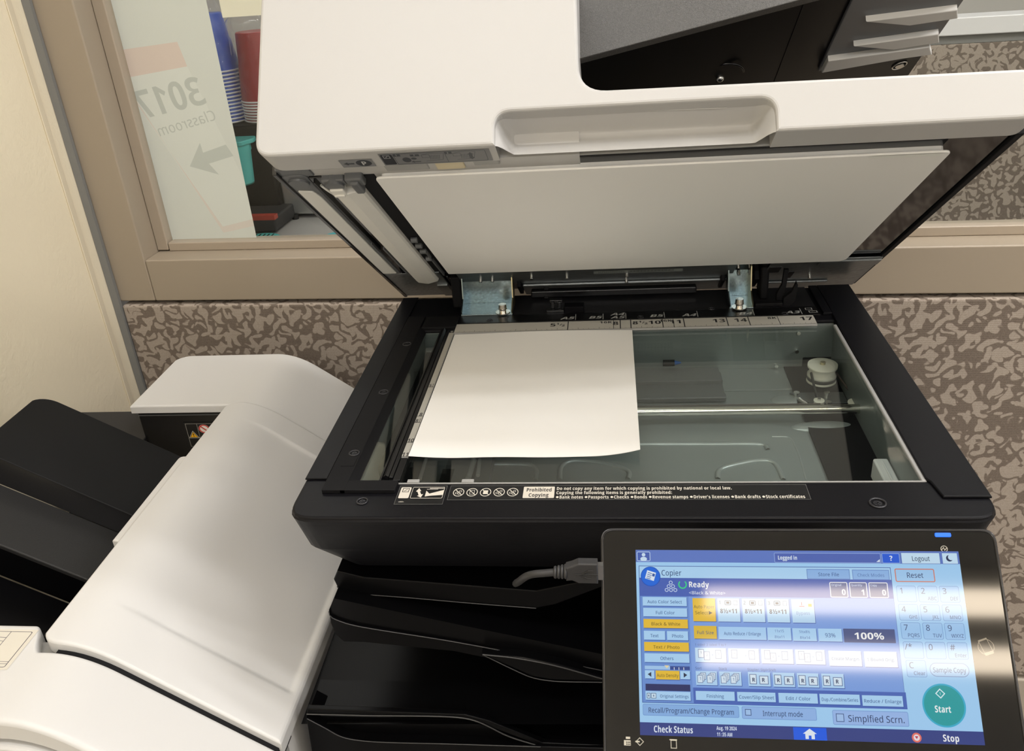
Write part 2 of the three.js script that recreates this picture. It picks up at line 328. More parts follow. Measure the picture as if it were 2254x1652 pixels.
// ---- lower body and the dark output bay
add(copier, 'lower_body', [box(-0.089, 0.496, -H, -0.32, -0.13, 0.36, 0.01)], M.white);
add(copier, 'bay_wall', [box(-0.085, 0.492, -0.32, -0.06, -0.125, -0.09), box(0.40, 0.494, -0.32, -0.06, -0.09, 0.33)], M.blackMatte);
const profZ = (pts, z) => pts.map(([u, v]) => { const p = onZ(u, v, z); return [Math.max(p.x, -0.1125), p.y]; });
{
  // upper one-bin tray
  const t1 = profZ([[742, 1256], [734, 1275], [744, 1296], [766, 1305], [1180, 1339], [1222, 1331], [1330, 1290], [1330, 1270], [1180, 1300], [800, 1270]], 0.345);
  add(copier, 'upper_tray', [prismZ(t1, 0.02, 0.345, 0.0015)], M.blackTray, 'thin black upper output tray');
  // middle tray: a moulded shelf with a curved front lip
  const t2top = [[735, 1316], [724, 1342], [727, 1356], [755, 1369], [790, 1378], [1000, 1412], [1330, 1476]];
  add(copier, 'middle_tray', [prismZ(profZ([...t2top, [1330, 1440], [1000, 1372], [800, 1330]], 0.36), 0.03, 0.36, 0),
    prismZ(profZ([[724, 1342], [727, 1356], [755, 1369], [790, 1378], [1000, 1412], [1330, 1476], [1330, 1500], [1000, 1432], [800, 1412], [757, 1411], [740, 1396], [729, 1372]], 0.362), 0.34, 0.362, 0)], M.blackTray, 'black moulded output tray with a curved lip');
  const bead = (pts, z, r = 0.0005) => add(copier, 'tray_edge', [tube(profZ(pts, z).map((p) => [p[0], p[1], z]), r, 60, 6)], M.trayEdge);
  bead([[724, 1345], [727, 1356], [755, 1369], [790, 1378], [1000, 1412], [1200, 1450], [1325, 1475]], 0.3625);
  bead([[742, 1290], [752, 1301], [775, 1305], [900, 1315], [1050, 1328], [1180, 1338]], 0.3455);
  bead([[1062, 1440], [1130, 1447], [1220, 1464], [1325, 1493]], 0.3705, 0.0007); bead([[1064, 1441], [1130, 1473], [1170, 1490], [1215, 1498], [1325, 1501]], 0.3705);
  bead([[675, 1571], [800, 1574], [1015, 1579], [1050, 1587], [1075, 1598], [1120, 1620], [1190, 1642]], 0.3925, 0.0007); bead([[676, 1581], [716, 1602], [752, 1621], [800, 1630], [1000, 1637], [1190, 1643]], 0.3955);
  // lower tray surface with rib and front lip
  const y3 = -0.205;
  add(copier, 'lower_tray', [grid(24, 12, (s, t) => { const x = lerp(-0.112, 0.40, s), z = lerp(0.05, 0.39, t); return [x, -0.232 + 0.02 * s + 0.012 * (1 - t), z]; }),
    prismZ(profZ([[676, 1560], [676, 1572], [1020, 1580], [1070, 1596], [1190, 1641], [1330, 1652], [1330, 1640], [1195, 1634], [1075, 1586], [1022, 1572]], 0.392), 0.386, 0.392, 0.001)], M.blackTray, 'wide black output tray with a bright front edge');
  add(copier, 'tray_rib', [prismZ(profZ([[1060, 1440], [1130, 1472], [1170, 1490], [1215, 1498], [1330, 1501], [1330, 1494], [1240, 1466], [1150, 1447]], 0.37), 0.30, 0.37, 0.0025)], M.blackTray);
  add(copier, 'lower_front', [prismZ(profZ([[674, 1580], [716, 1602], [752, 1621], [800, 1631], [1200, 1643], [1330, 1646], [1330, 1800], [620, 1800]], 0.395), 0.36, 0.395, 0.001), prismZ(profZ([[676, 1574], [1020, 1582], [1070, 1598], [1190, 1643], [1200, 1700], [640, 1700]], 0.385), 0.34, 0.385)], M.blackTray);
}
// ---- scanner housing: shell, covers, glass, rulers, insides
const SX0 = -0.089, SX1 = 0.496, SZ0 = -0.121, SZ1 = 0.3735;
{
  const ring = (y, inset, r) => rect(SX0 + inset, SX1 - inset, SZ0 + inset * 0.4, SZ1 - inset, r, 6).map(([x, z]) => [x, y, z]).reverse();
  const shellOut = loft([ring(-0.078, 0.033, 0.02), ring(-0.040, 0.0075, 0.026), ring(-0.0385, 0.0065, 0.026), ring(-0.0075, 0.0008, 0.024), ring(-0.004, 0, 0.024), ring(-0.0025, 0.0008, 0.0235)], true, false);
  const hole = rect(-0.043, 0.4535, -0.0145, 0.3215, 0.002, 2);
  const deck = prismY(rect(SX0 + 0.0008, SX1 - 0.0008, SZ0 + 0.0005, SZ1 - 0.0008, 0.0235, 6), -0.006, 0, 0.0022, [hole]);
  var housing = add(copier, 'scanner_housing', [shellOut, metreUV(deck)], M.blackDeck, 'black flatbed scanner housing');
  // rear well behind the ruler
  add(housing, 'rear_strip', [prismY([[-0.043, -0.053], [0.4405, -0.053], [0.4405, -0.0275], [-0.043, -0.0275]], 0, 0.0022, 0.0006)], M.blackSatin);
  add(housing, 'rear_well', [box(0.0005, 0.4400, 0, 0.0012, -0.1185, -0.0535, 0.0004)], phy(lin(0.012, 0.012, 0.014), 0.42));
  // side covers, with seams between them
  add(housing, 'side_cover', [metreUV(prismY(fillet([[-0.0885, -0.12], [-0.0672, -0.12], [-0.0672, -0.062], [-0.0672, 0.3157], [-0.0883, 0.3157]], 0), 0.0, 0.0022, 0.0008))], M.blackDeck);
  add(housing, 'side_cover', [metreUV(prismY(fillet([[0.4555, -0.1205], [0.4955, -0.1205], [0.4955, 0.3468], [0.4582, 0.3468], [0.4552, 0.325], [0.4525, 0.3195], [0.4548, -0.02], [0.4665, -0.026], [0.4665, -0.05]].slice(0, 6).concat([[0.4545, -0.028], [0.4555, -0.05]]), 0), 0.0, 0.0026, 0.001))], M.blackDeck);
  add(housing, 'corner_cover', [metreUV(prismY([[0.4445, -0.118], [0.4545, -0.118], [0.4545, -0.029], [0.4445, -0.029]], 0.0, 0.0034, 0.0008))], M.blackDeck);
  add(housing, 'feed_plate', [box(-0.0662, -0.0445, 0.0, 0.0042, -0.05, 0.3372, 0.0007), box(-0.0500, 0.0006, 0.0, 0.0041, 0.3218, 0.3372, 0.0007),
    prismY([[-0.043, -0.05], [0.0, -0.05], [0.0, -0.0155], [-0.043, -0.0155]], 0, 0.0035, 0.0006),
    // sloping inner flank down to the narrow glass
    grid(1, 1, (s, t) => [lerp(-0.0445, -0.0375, s), lerp(0.0042, -0.003, s), lerp(0.3218, -0.0155, t)])], M.blackMatte);
  for (const z of [0.284, 0.0]) add(housing, 'inset_tab', [box(-0.0590, -0.0465, 0.0042, 0.0045, z, z + 0.015)], M.blackMatte);
  // main glass and narrow glass
  add(copier, 'platen_glass', [box(0.0005, 0.4505, -0.0035, -0.0008, -0.0005, 0.3212)], M.glass, 'clear flat scanning glass');
  add(copier, 'feeder_glass', [box(-0.0380, -0.0185, -0.0045, -0.0025, -0.0145, 0.3215)], M.glass, 'narrow strip of scanning glass');
  // rails between the two glasses
  add(housing, 'rail', [box(-0.0185, -0.0165, -0.004, 0.0016, -0.0145, 0.318, 0.0006)], M.blackSatin);
  add(housing, 'rail', [prismZ([[-0.0160, -0.003], [-0.0118, -0.003], [-0.0110, 0.0012], [-0.0135, 0.0030], [-0.0158, 0.0012]], -0.0145, 0.312, 0.0004)], M.blackSatin);
  add(housing, 'rail', [box(-0.0102, -0.0066, -0.003, 0.0018, -0.0145, 0.314, 0.0008)], M.blackSatin);
  add(housing, 'rail', [box(-0.0062, 0.0002, -0.002, 0.0006, 0.2795, 0.317, 0.0006)], M.blackSatin);
  add(housing, 'glass_edge', [box(0.4495, 0.4535, -0.003, 0.0008, -0.0005, 0.3212, 0.0012)], M.greyPlastic, 'pale grey strip along the glass');
  add(housing, 'glass_edge', [box(0.0, 0.4535, -0.003, 0.0004, 0.3206, 0.3222, 0.0006)], M.greyPlastic, 'pale grey strip along the glass');
  // pale stops at the front of the glass
  for (const u of [912, 1031]) { const p = onY(u, 1055, 0); add(housing, 'glass_clip', [box(p.x - 0.0055, p.x + 0.0055, -0.0005, 0.0016, 0.3170, 0.3215, 0.0006)], M.greyPlastic); }
}
// ---- printed scales and notices
const inkFont = (px, w = 'bold') => `${w} ${px}px sans-serif`;
const IN = 0.0254;
{
  const topTex = canvas(2048, 128, (c, w, h) => {
    c.fillStyle = '#b9b7af'; c.fillRect(0, 0, w, h); c.fillStyle = c.strokeStyle = '#15161a';
    const X = (inch) => inch / 17 * w;
    for (let k = 0; k <= 17 * 16; k++) { const L = k % 16 === 0 ? 30 : k % 8 === 0 ? 22 : k % 4 === 0 ? 16 : 11; c.fillRect(X(k / 16) - 1, h - L, 1.6, L); }
    const line = (i, full = h) => c.fillRect(X(i) - 2.5, 0, 5, full);
    c.font = inkFont(76); c.textBaseline = 'middle';
    const lab = (t, i, right, size = 68, y = 46) => { c.font = inkFont(size); c.textAlign = right ? 'right' : 'left'; c.fillText(t, X(i) + (right ? -8 : 8), y); };
    const half = (whole, i, right) => { c.font = inkFont(64); const ww = c.measureText(whole).width; const x0 = right ? X(i) - 8 - ww - 62 : X(i) + 8; c.textAlign = 'left'; c.fillText(whole, x0, 48); c.font = inkFont(38); c.fillText('1', x0 + ww, 32); c.fillText('/', x0 + ww + 20, 46); c.fillText('2', x0 + ww + 32, 60); };
    [5.5, 8, 8.5, 10, 11, 13, 14].forEach((i) => line(i));
    half('5', 5.5, true); half('8', 8.5, false); lab('8', 8, true); lab('10', 10, true); lab('11', 11, true); lab('13', 13, true); lab('14', 14, true); lab('17', 17, true);
    for (const [t, mm] of [['16K', 195], ['16K', 267], ['8K', 390]]) { const i = mm / 25.4; c.fillRect(X(i) - 1.5, 0, 3, h); lab(t, i, true, 42, 26); }
  });
  add(housing, 'scale_ruler', [box(0, 17 * IN, -0.001, 0.0016, -0.0265, -0.0008, 0.0004)], M.greyPlastic);
  add(housing, 'scale_print', [sheetY(0, 17 * IN, -0.0263, -0.001, 0.0018)], std(lin(1, 1, 1), 0.5, { map: topTex }), 'grey inch scale with black figures');
  const leftTex = canvas(64, 2048, (c, w, h) => {
    c.fillStyle = '#a9a79f'; c.fillRect(0, 0, w, h); c.fillStyle = '#15161a';
    const Y = (i) => (i + 0.32) / 11.35 * h;
    for (let k = 0; k <= 11 * 16; k++) { const L = k % 16 === 0 ? 20 : k % 8 === 0 ? 14 : 8; c.fillRect(w - L, Y(k / 16), L, 1.5); }
    for (const i of [5.5, 8, 8.5, 10, 11]) c.fillRect(0, Y(i) - 3, w, 6);
    c.textAlign = 'center'; c.textBaseline = 'bottom';
    c.font = inkFont(66); c.fillText('8', 36, Y(8) - 2); c.fillText('10', 32, Y(10) - 2); c.fillText('11', 32, Y(11) - 2);
    c.font = inkFont(60); c.fillText('5', 18, Y(5.5) - 2); c.fillText('8', 18, Y(8.5) - 2);
    c.font = inkFont(30); for (const i of [5.5, 8.5]) { c.fillText('1', 48, Y(i) - 32); c.fillText('2', 48, Y(i) - 2); c.fillRect(38, Y(i) - 34, 20, 3); }
    c.fillStyle = '#17181b'; c.fillRect(0, 0, w, 40); c.fillStyle = '#c9c7bf'; c.fillRect(14, 6, 30, 12); c.font = inkFont(22); c.fillText('3', 30, 42);
  });
  add(housing, 'scale_ruler', [box(-0.0060, 0.0002, -0.001, 0.0012, -0.0082, 0.2795, 0.0004)], M.greyPlastic);
  add(housing, 'scale_print', [sheetY(-0.0059, 0.0001, -0.0081, 0.2794, 0.00135)], std(lin(1, 1, 1), 0.5, { map: leftTex }), 'grey inch scale with black figures');
  const sizes = canvas(2048, 112, (c, w, h) => {
    c.fillStyle = '#0a0a0c'; c.fillRect(0, 0, w, h); c.fillStyle = c.strokeStyle = '#aeb0ae'; c.lineWidth = 4; c.textBaseline = 'alphabetic';
    const X = (mm) => (mm / 1000 + 0.0005) / 0.4405 * w; c.textAlign = 'right';
    const one = (t, mm) => { c.font = 'italic bold 52px sans-serif'; c.fillRect(X(mm) - 2, 20, 4, 86); c.save(); c.translate(X(mm) - 10, 92); c.scale(1.25, 1); c.fillText(t, 0, 0); c.restore(); };
    one('A5', 148); one('B5', 182); one('A4', 210); one('B5', 257); one('A4', 297); one('B4', 364); one('A3', 420);
    c.save(); c.translate(X(210) - 10, 50); c.scale(1.25, 1); c.fillText('A4', 0, 0); c.restore(); c.clearRect; c.fillStyle = '#0a0a0c'; c.fillRect(X(210) - 100, 54, 90, 50); c.fillStyle = '#aeb0ae'; c.save(); c.translate(X(210) - 10, 100); c.scale(1.25, 1); c.fillText('A5', 0, 0); c.restore();
    c.strokeRect(w - 62, 18, 34, 26); c.strokeRect(w - 50, 62, 42, 24);
  });
  add(housing, 'size_print', [sheetY(0, 0.4400, -0.0505, -0.0278, 0.0024)], std(lin(1, 1, 1), 0.35, { map: sizes }), 'pale paper size marks on black');

  const q = (u, v) => onY(u, v, 0);
  const a = q(994, 1063), b = q(1783, 1091);
  const notice = canvas(2048, 120, (c, w, h) => {
    c.fillStyle = '#101114'; c.fillRect(0, 0, w, h); c.strokeStyle = '#6f6f6c'; c.lineWidth = 2; c.strokeRect(2, 2, w - 4, h - 4);
    c.fillStyle = c.strokeStyle = '#cfcabd';
    for (let k = 0; k < 5; k++) {
      const x = 58 + k * 80, y = 56; c.lineWidth = 5; c.beginPath(); c.arc(x, y, 31, 0, 7); c.stroke(); c.lineWidth = 3;
      if (k === 1) c.strokeRect(x - 13, y - 16, 26, 32); else if (k === 2) { c.fillRect(x - 14, y - 15, 28, 30); } else { for (const [dx, dy] of [[-12, 6], [10, -8], [4, 12]]) { c.beginPath(); c.arc(x + dx, y + dy, 7, 0, 7); c.stroke(); } }
      c.lineWidth = 5; c.beginPath(); c.moveTo(x - 22, y - 22); c.lineTo(x + 22, y + 22); c.stroke();
    }
    c.fillStyle = '#cdc7ba'; c.beginPath(); c.roundRect(440, 12, 182, 92, 5); c.fill();
    c.fillStyle = '#15161a'; c.textAlign = 'center'; c.textBaseline = 'middle'; const fit = (t, x, y, wd, px, col) => { c.font = inkFont(px); const m = c.measureText(t).width; c.save(); c.translate(x, y); c.scale(wd / m, 1); c.fillStyle = col; c.fillText(t, 0, 0); c.restore(); };
    fit('Prohibited', 531, 38, 150, 40, '#15161a'); fit('Copying', 531, 80, 118, 40, '#15161a');
    c.textAlign = 'left';
    fit('Do not copy any item for which copying is prohibited by national or local law.', 632, 28, 1000, 34, '#cfcabd');
    fit('Copying the following items is generally prohibited:', 632, 62, 662, 34, '#cfcabd');
    { const items = ['Bank notes', 'Passports', 'Checks', 'Bonds', 'Revenue stamps', "Driver's licenses", 'Bank drafts', 'Stock certificates']; c.font = inkFont(34); const ws = items.map((t) => c.measureText(t).width); const total = ws.reduce((p, q) => p + q, 0) + 8 * 26 + 7 * 10, kx = 1388 / total; let x = 632; items.forEach((t, i) => { c.fillStyle = '#cfcabd'; c.beginPath(); c.arc(x + 9, 97, 8, 0, 7); c.fill(); x += 26 * kx; fit(t, x, 97, ws[i] * kx, 34, '#cfcabd'); x += (ws[i] + 10) * kx; }); }
  });
  add(housing, 'notice_label', [sheetY(a.x, b.x, 0.3255, 0.3478, 0.0003)], phy(lin(1, 1, 1), 0.35, { map: notice }), 'black notice label about prohibited copying');
  const p0 = q(888, 1064), p1 = q(972, 1100);
  const little = canvas(512, 256, (c, w, h) => {
    c.fillStyle = '#0f1012'; c.fillRect(0, 0, w, h); c.strokeStyle = '#7a7a78'; c.lineWidth = 3; c.strokeRect(3, 3, w - 6, h - 6);
    c.fillStyle = '#d2ccc0'; c.beginPath(); c.roundRect(22, 22, 110, 150, 12); c.fill(); c.strokeStyle = '#222'; c.lineWidth = 7; c.strokeRect(46, 38, 64, 48); c.beginPath(); c.moveTo(62, 74); c.lineTo(94, 50); c.stroke();
    c.strokeStyle = '#d2ccc0'; c.lineWidth = 5; c.beginPath(); c.roundRect(150, 22, 336, 150, 12); c.stroke();
    c.fillStyle = '#d2ccc0'; c.beginPath(); c.moveTo(190, 80); c.lineTo(215, 34); c.lineTo(246, 76); c.lineTo(232, 78); c.lineTo(258, 122); c.lineTo(276, 114); c.lineTo(262, 164); c.lineTo(216, 140); c.lineTo(232, 134); c.lineTo(208, 86); c.fill();
    c.beginPath(); c.moveTo(300, 70); c.lineTo(340, 110); c.lineTo(486, 60); c.lineTo(486, 128); c.lineTo(350, 140); c.lineTo(300, 150); c.fill(); c.fillRect(330, 34, 150, 8); c.fillRect(300, 48, 120, 5);
    c.font = inkFont(20); c.fillText('«A63»', 40, 226);
  });
  add(housing, 'handling_label', [sheetY(p0.x - 0.002, p1.x + 0.002, 0.3255, 0.3540, 0.0003)], phy(lin(1, 1, 1), 0.35, { map: little }), 'small black label with a hand pictogram');
}
// ---- screws set in the housing
{
  const screwGeo = (x, y, z, r) => {
    const g = [cyl([x, y - 0.003, z], [x, y + 0.0002, z], r * 0.62, r * 0.55, 20), new THREE.TorusGeometry(r, r * 0.16, 8, 28).rotateX(Math.PI / 2).translate(x, y + 0.0002, z)];
    g.push(box(x - r * 0.42, x + r * 0.42, y + 0.0002, y + 0.0007, z - r * 0.1, z + r * 0.1), box(x - r * 0.1, x + r * 0.1, y + 0.0002, y + 0.0007, z - r * 0.42, z + r * 0.42));
    return g;
  };
  for (const [u, v, y] of [[895.7, 757, 0.0042], [844.6, 863, 0.0042], [780, 997, 0.0042], [797.4, 1102.7, 0.0003], [1932, 1107, 0.0003]]) { const p = onY(u, v, y); add(housing, 'screw', screwGeo(p.x, y, p.z, u > 1900 ? 0.0062 : 0.0046), M.screw); }
  for (const [u, v] of [[1566, 679], [1728, 690], [1410, 698], [1078, 705]]) { const p = onY(u, v, 0.0022); add(housing, 'screw', screwGeo(p.x, 0.0022, p.z, 0.0036), M.screw); }
}
// ---- scanner insides seen through the glass
{
  const fy = -0.063, rz = -0.0135, tray = [];
  tray.push(box(-0.042, 0.4555, fy - 0.002, fy, rz, 0.325), box(-0.042, 0.4555, fy, -0.004, rz - 0.001, rz), box(0.4545, 0.4555, fy, -0.004, rz, 0.325), box(-0.042, -0.0405, fy, -0.005, rz, 0.325), box(-0.042, 0.4555, fy, -0.006, 0.3225, 0.3235));
  var pan = add(copier, 'scanner_pan', tray, M.innerPaint, 'grey painted sheet metal pan under the glass');
  const em = (pts, r = 0.0028, name = 'embossed_ridge') => add(pan, name, [tube(pts.map(([u, v]) => { const p = onY(u, v, fy); return [p.x, fy - 0.0005, p.z]; }), r, 50, 8).scale(1, 1, 1)], M.innerEmboss);
  em([[1330, 977], [1450, 977], [1560, 977], [1660, 977], [1684, 980], [1690, 990]]);
  em([[1580, 1054], [1582, 1036], [1600, 1027], [1680, 1013], [1702, 1018], [1716, 1036], [1724, 1056]]);
  em([[1232, 1056], [1236, 1026], [1256, 1014], [1290, 1014], [1370, 1030], [1385, 1040], [1382, 1054]]);
  em([[1040, 1021], [1140, 1021], [1170, 1024], [1180, 1034], [1178, 1058]]);
  em([[1700, 960], [1736, 962], [1752, 985], [1765, 1020], [1774, 1056]], 0.0012);
  // oval relief in front of the rod
  { const a = onY(1752, 940, fy), b = onY(1885, 940, fy); const g = new THREE.SphereGeometry(1, 40, 20).scale((b.x - a.x) / 2 + 0.006, 0.0055, 0.011).translate((a.x + b.x) / 2, fy - 0.001, a.z); add(pan, 'oval_relief', [g], M.innerEmboss); }
  { const a = onY(1735, 880, fy); add(pan, 'oval_relief', [new THREE.SphereGeometry(1, 32, 16).scale(0.020, 0.005, 0.012).translate(a.x, fy - 0.001, a.z)], M.innerEmboss); }
  // rear ledge
  add(pan, 'rear_ledge', [box(0.30, 0.4545, fy, fy + 0.0015, rz, 0.042, 0.0005)], M.innerPaint);
  add(pan, 'light_trap', [box(-0.040, -0.006, fy + 0.001, -0.03, rz, 0.25)], M.blackMatte);
  // carriage
  add(pan, 'carriage', [box(0.06, 0.3215, fy + 0.004, fy + 0.011, 0.012, 0.034, 0.001), box(0.06, 0.3215, fy + 0.002, fy + 0.006, -0.010, 0.07, 0.001), box(0.06, 0.3215, fy + 0.006, fy + 0.009, 0.062, 0.072, 0.001)], M.greyDarkPlastic, 'dark grey moving scan carriage');
  { const p = onY(1470, 800, fy + 0.011); add(pan, 'latch', [cyl([p.x - 0.006, fy + 0.012, p.z], [p.x + 0.008, fy + 0.012, p.z], 0.004)], M.rubber); add(pan, 'latch_tip', [cyl([p.x + 0.008, fy + 0.012, p.z], [p.x + 0.016, fy + 0.012, p.z], 0.003, 0.001)], phy(lin(0.03, 0.12, 0.4), 0.4), 'blue latch tip'); }
  // guide rod and toothed belt
  add(pan, 'guide_rod', [cyl([0.004, -0.046, 0.117], [0.4545, -0.046, 0.117], 0.0052)], M.steel, 'polished steel guide rod');
  add(pan, 'drive_belt', [box(0.004, 0.418, -0.052, -0.0475, 0.1005, 0.102)], M.belt, 'brown toothed drive belt');
  // pulleys
  const pul = (u, v, y, r, h, name) => { const p = onY(u, v, y); return [p, add(pan, name, [new THREE.LatheGeometry([[0.0001, y], [r, y], [r, y - h * 0.16], [r * 0.86, y - h * 0.22], [r * 0.86, y - h * 0.5], [r * 0.98, y - h * 0.56], [r * 0.98, y - h * 0.68], [r * 0.84, y - h * 0.7], [r * 0.84, y - h * 0.9], [r * 1.0, y - h * 0.92], [r * 1.0, y - h], [0.0001, y - h]].map((q) => new THREE.Vector2(...q)), 36).translate(p.x, 0, p.z)], M.nylon, 'ivory nylon pulley')]; };
  const [b0, big] = pul(1811, 801, -0.032, 0.0165, 0.022, 'pulley');
  add(pan, 'pulley_axle', [cyl([b0.x, -0.034, b0.z], [b0.x, -0.029, b0.z], 0.003)], M.zincYellow);
  add(pan, 'belt_ring', [new THREE.TorusGeometry(0.0142, 0.0022, 10, 36).rotateX(Math.PI / 2).translate(b0.x, -0.0495, b0.z)], M.rubber);
  const [s0] = pul(1803, 880, -0.05, 0.0058, 0.009, 'pulley'); const [s1] = pul(1884, 884, -0.05, 0.0085, 0.009, 'pulley');
  for (const s of [s0, s1]) add(pan, 'pulley_axle', [cyl([s.x, -0.052, s.z], [s.x, -0.048, s.z], 0.0018)], M.screwBright);
  add(pan, 'drive_cord', [cyl([b0.x - 0.0135, -0.040, b0.z + 0.006], [s0.x - 0.001, -0.053, s0.z], 0.0014)], M.rubber);
  add(pan, 'drive_cord', [cyl([b0.x + 0.0155, -0.043, b0.z], [s1.x + 0.004, -0.053, s1.z], 0.0012)], M.belt);
  { const p = onY(1790, 880, fy); add(pan, 'bracket_plate', [prismY([[p.x - 0.024, p.z - 0.012], [p.x + 0.035, p.z - 0.012], [p.x + 0.035, p.z + 0.014], [p.x - 0.006, p.z + 0.014]], fy, fy + 0.0035, 0.0004)], M.sheetMetal); }
  { const p = onY(1766, 884, -0.056); const pts = []; for (let k = 0; k <= 90; k++) { const t = k / 90; pts.push(V(p.x - 0.002 + 0.006 * t + Math.cos(t * 56) * 0.0016, -0.056 + Math.sin(t * 56) * 0.0016, p.z - 0.007 + 0.014 * t)); } add(pan, 'spring', [tube(pts, 0.0006, 180, 5)], M.screwBright); }
  const stud = (u, v, y) => { const p = onY(u, v, y); add(pan, 'screw', [cyl([p.x, fy, p.z], [p.x, y, p.z], 0.0024), cyl([p.x, y, p.z], [p.x, y + 0.002, p.z], 0.0034)], M.screwBright); };
  stud(1753, 866, -0.056); stud(1820, 865, -0.056); stud(1824, 887, -0.055);
  const wstud = (u, v) => { const p = onZ(u, v, rz); add(pan, 'screw', [cyl([p.x, p.y, rz], [p.x, p.y, rz + 0.004], 0.0022)], M.screwBright); };
  wstud(1753, 771); wstud(1835, 769); wstud(1708, 803); wstud(1757, 731);
  { const p = onZ(1788, 800, rz); add(pan, 'slot', [prismZ(rect(p.x - 0.012, p.x + 0.045, p.y - 0.008, p.y + 0.009, 0.002), rz, rz + 0.0004)], M.rubber, 'black slot in the metal'); }
  { const p = onY(1751, 824, fy + 0.0015); add(pan, 'slot', [prismY(rect(p.x - 0.0075, p.x + 0.0075, p.z - 0.003, p.z + 0.003, 0.003), fy + 0.0015, fy + 0.0019)], M.rubber, 'black slot in the metal'); }
  { const p = onY(1975, 1040, -0.045); add(pan, 'white_block', [box(p.x - 0.018, 0.4540, fy, -0.040, p.z - 0.018, p.z + 0.026, 0.002), box(p.x - 0.012, 0.448, -0.040, -0.0385, p.z - 0.012, p.z + 0.022, 0.0007)], M.rim, 'white plastic block in the corner of the pan'); }
  // stray insides under the front left of the glass
  { const y = -0.05; for (const [u0, v0, u1, v1, r] of [[938, 1010, 924, 1054, 0.002], [1043, 1012, 1030, 1054, 0.003], [1056, 1012, 1052, 1046, 0.002]]) { const p = onY(u0, v0, y), q = onY(u1, v1, y); add(pan, 'wire_guide', [cyl([p.x, y, p.z], [q.x, y, q.z], r)], M.greyPlastic); }
    add(pan, 'circuit_cover', [box(0.02, 0.068, fy, -0.052, 0.19, 0.322, 0.001)], M.greyDarkPlastic); add(pan, 'circuit_slot', [box(0.018, 0.030, -0.052, -0.0516, 0.22, 0.30), box(0.045, 0.053, -0.052, -0.0516, 0.20, 0.30)], M.rubber); }
}
// ---- hinges and rear fittings
{
  const hinge = (x0, x1) => {
    const w = x1 - x0;
    const h = add(copier, 'hinge', [box(x0, x1, 0.0022, 0.0042, -0.0885, -0.050, 0.0006), box(x0, x1, 0.0022, 0.058, -0.0905, -0.0885, 0.0006)], M.zinc, 'zinc plated hinge bracket');
    for (const x of [x0, x1 - 0.0016]) add(h, 'flange', [prismX([[-0.0905, 0.0022], [-0.052, 0.0022], [-0.050, 0.008], [-0.070, 0.018], [-0.078, 0.058], [-0.0905, 0.058]], x, x + 0.0016, 0.0003)], x === x0 ? M.zinc : M.zincYellow);
    return h;
  };
  const h1 = hinge(0.002, 0.068), h2 = hinge(0.337, 0.366);
  for (const [h, u, v] of [[h1, 1107, 687], [h2, 1627, 676]]) {
    const p = onY(u, v, 0.0042);
    add(h, 'adjuster_screw', [cyl([p.x, 0.0042, p.z], [p.x, 0.0052, p.z], 0.0092), cyl([p.x, 0.005, p.z], [p.x, 0.009, p.z], 0.0042, 0.0042), cyl([p.x, 0.009, p.z], [p.x, 0.0105, p.z], 0.0055), cyl([p.x, 0.0105, p.z], [p.x, 0.0155, p.z], 0.0052, 0.0048)], M.steel);
  }
  const r = (u, v, y = 0.001) => onY(u, v, y);
  add(housing, 'rear_bar', [box(0.088, 0.302, 0.004, 0.0135, -0.112, -0.100, 0.002)], M.blackSatin);
  { const a = r(1203, 690), b = r(1242, 690); add(housing, 'sensor_lever', [box(a.x, b.x, 0.001, 0.006, -0.062, -0.052, 0.001), box(a.x + 0.006, a.x + 0.010, 0.006, 0.015, -0.064, -0.058, 0.0008), box(b.x - 0.008, b.x - 0.004, 0.006, 0.015, -0.064, -0.058, 0.0008), box(a.x + 0.004, b.x - 0.002, 0.011, 0.016, -0.070, -0.062, 0.001)], M.blackSatin); const c = r(1286, 690); add(housing, 'sensor_box', [box(b.x, c.x, 0.001, 0.010, -0.068, -0.053, 0.001)], M.black); }
  // black lever hooks beside the right hinge
  const hookPts = profZ([[1708, 676], [1710, 640], [1722, 622], [1728, 588], [1737, 588], [1727, 640], [1752, 625], [1755, 621], [1752, 660], [1733, 676]], -0.062);
  add(housing, 'lid_lever', [prismZ(profZ([[1708, 678], [1709, 645], [1721, 625], [1726, 592], [1736, 592], [1731, 625], [1725, 650], [1724, 678]], -0.07), -0.074, -0.068, 0.0008), prismZ(profZ([[1724, 655], [1742, 641], [1749, 628], [1753, 619], [1756, 626], [1751, 660], [1733, 680], [1722, 680]], -0.062), -0.066, -0.060, 0.0008), box(0.369, 0.402, 0.0015, 0.006, -0.066, -0.056, 0.001)], M.blackMatte);
  for (const [u0, u1] of [[995, 1018], [1672, 1690]]) { const a = onZ(u0, 640, -0.085), b = onZ(u1, 640, -0.085); add(housing, 'hinge_side', [box(a.x, b.x, 0.001, 0.045, -0.11, -0.08, 0.003)], M.blackMatte); }
}

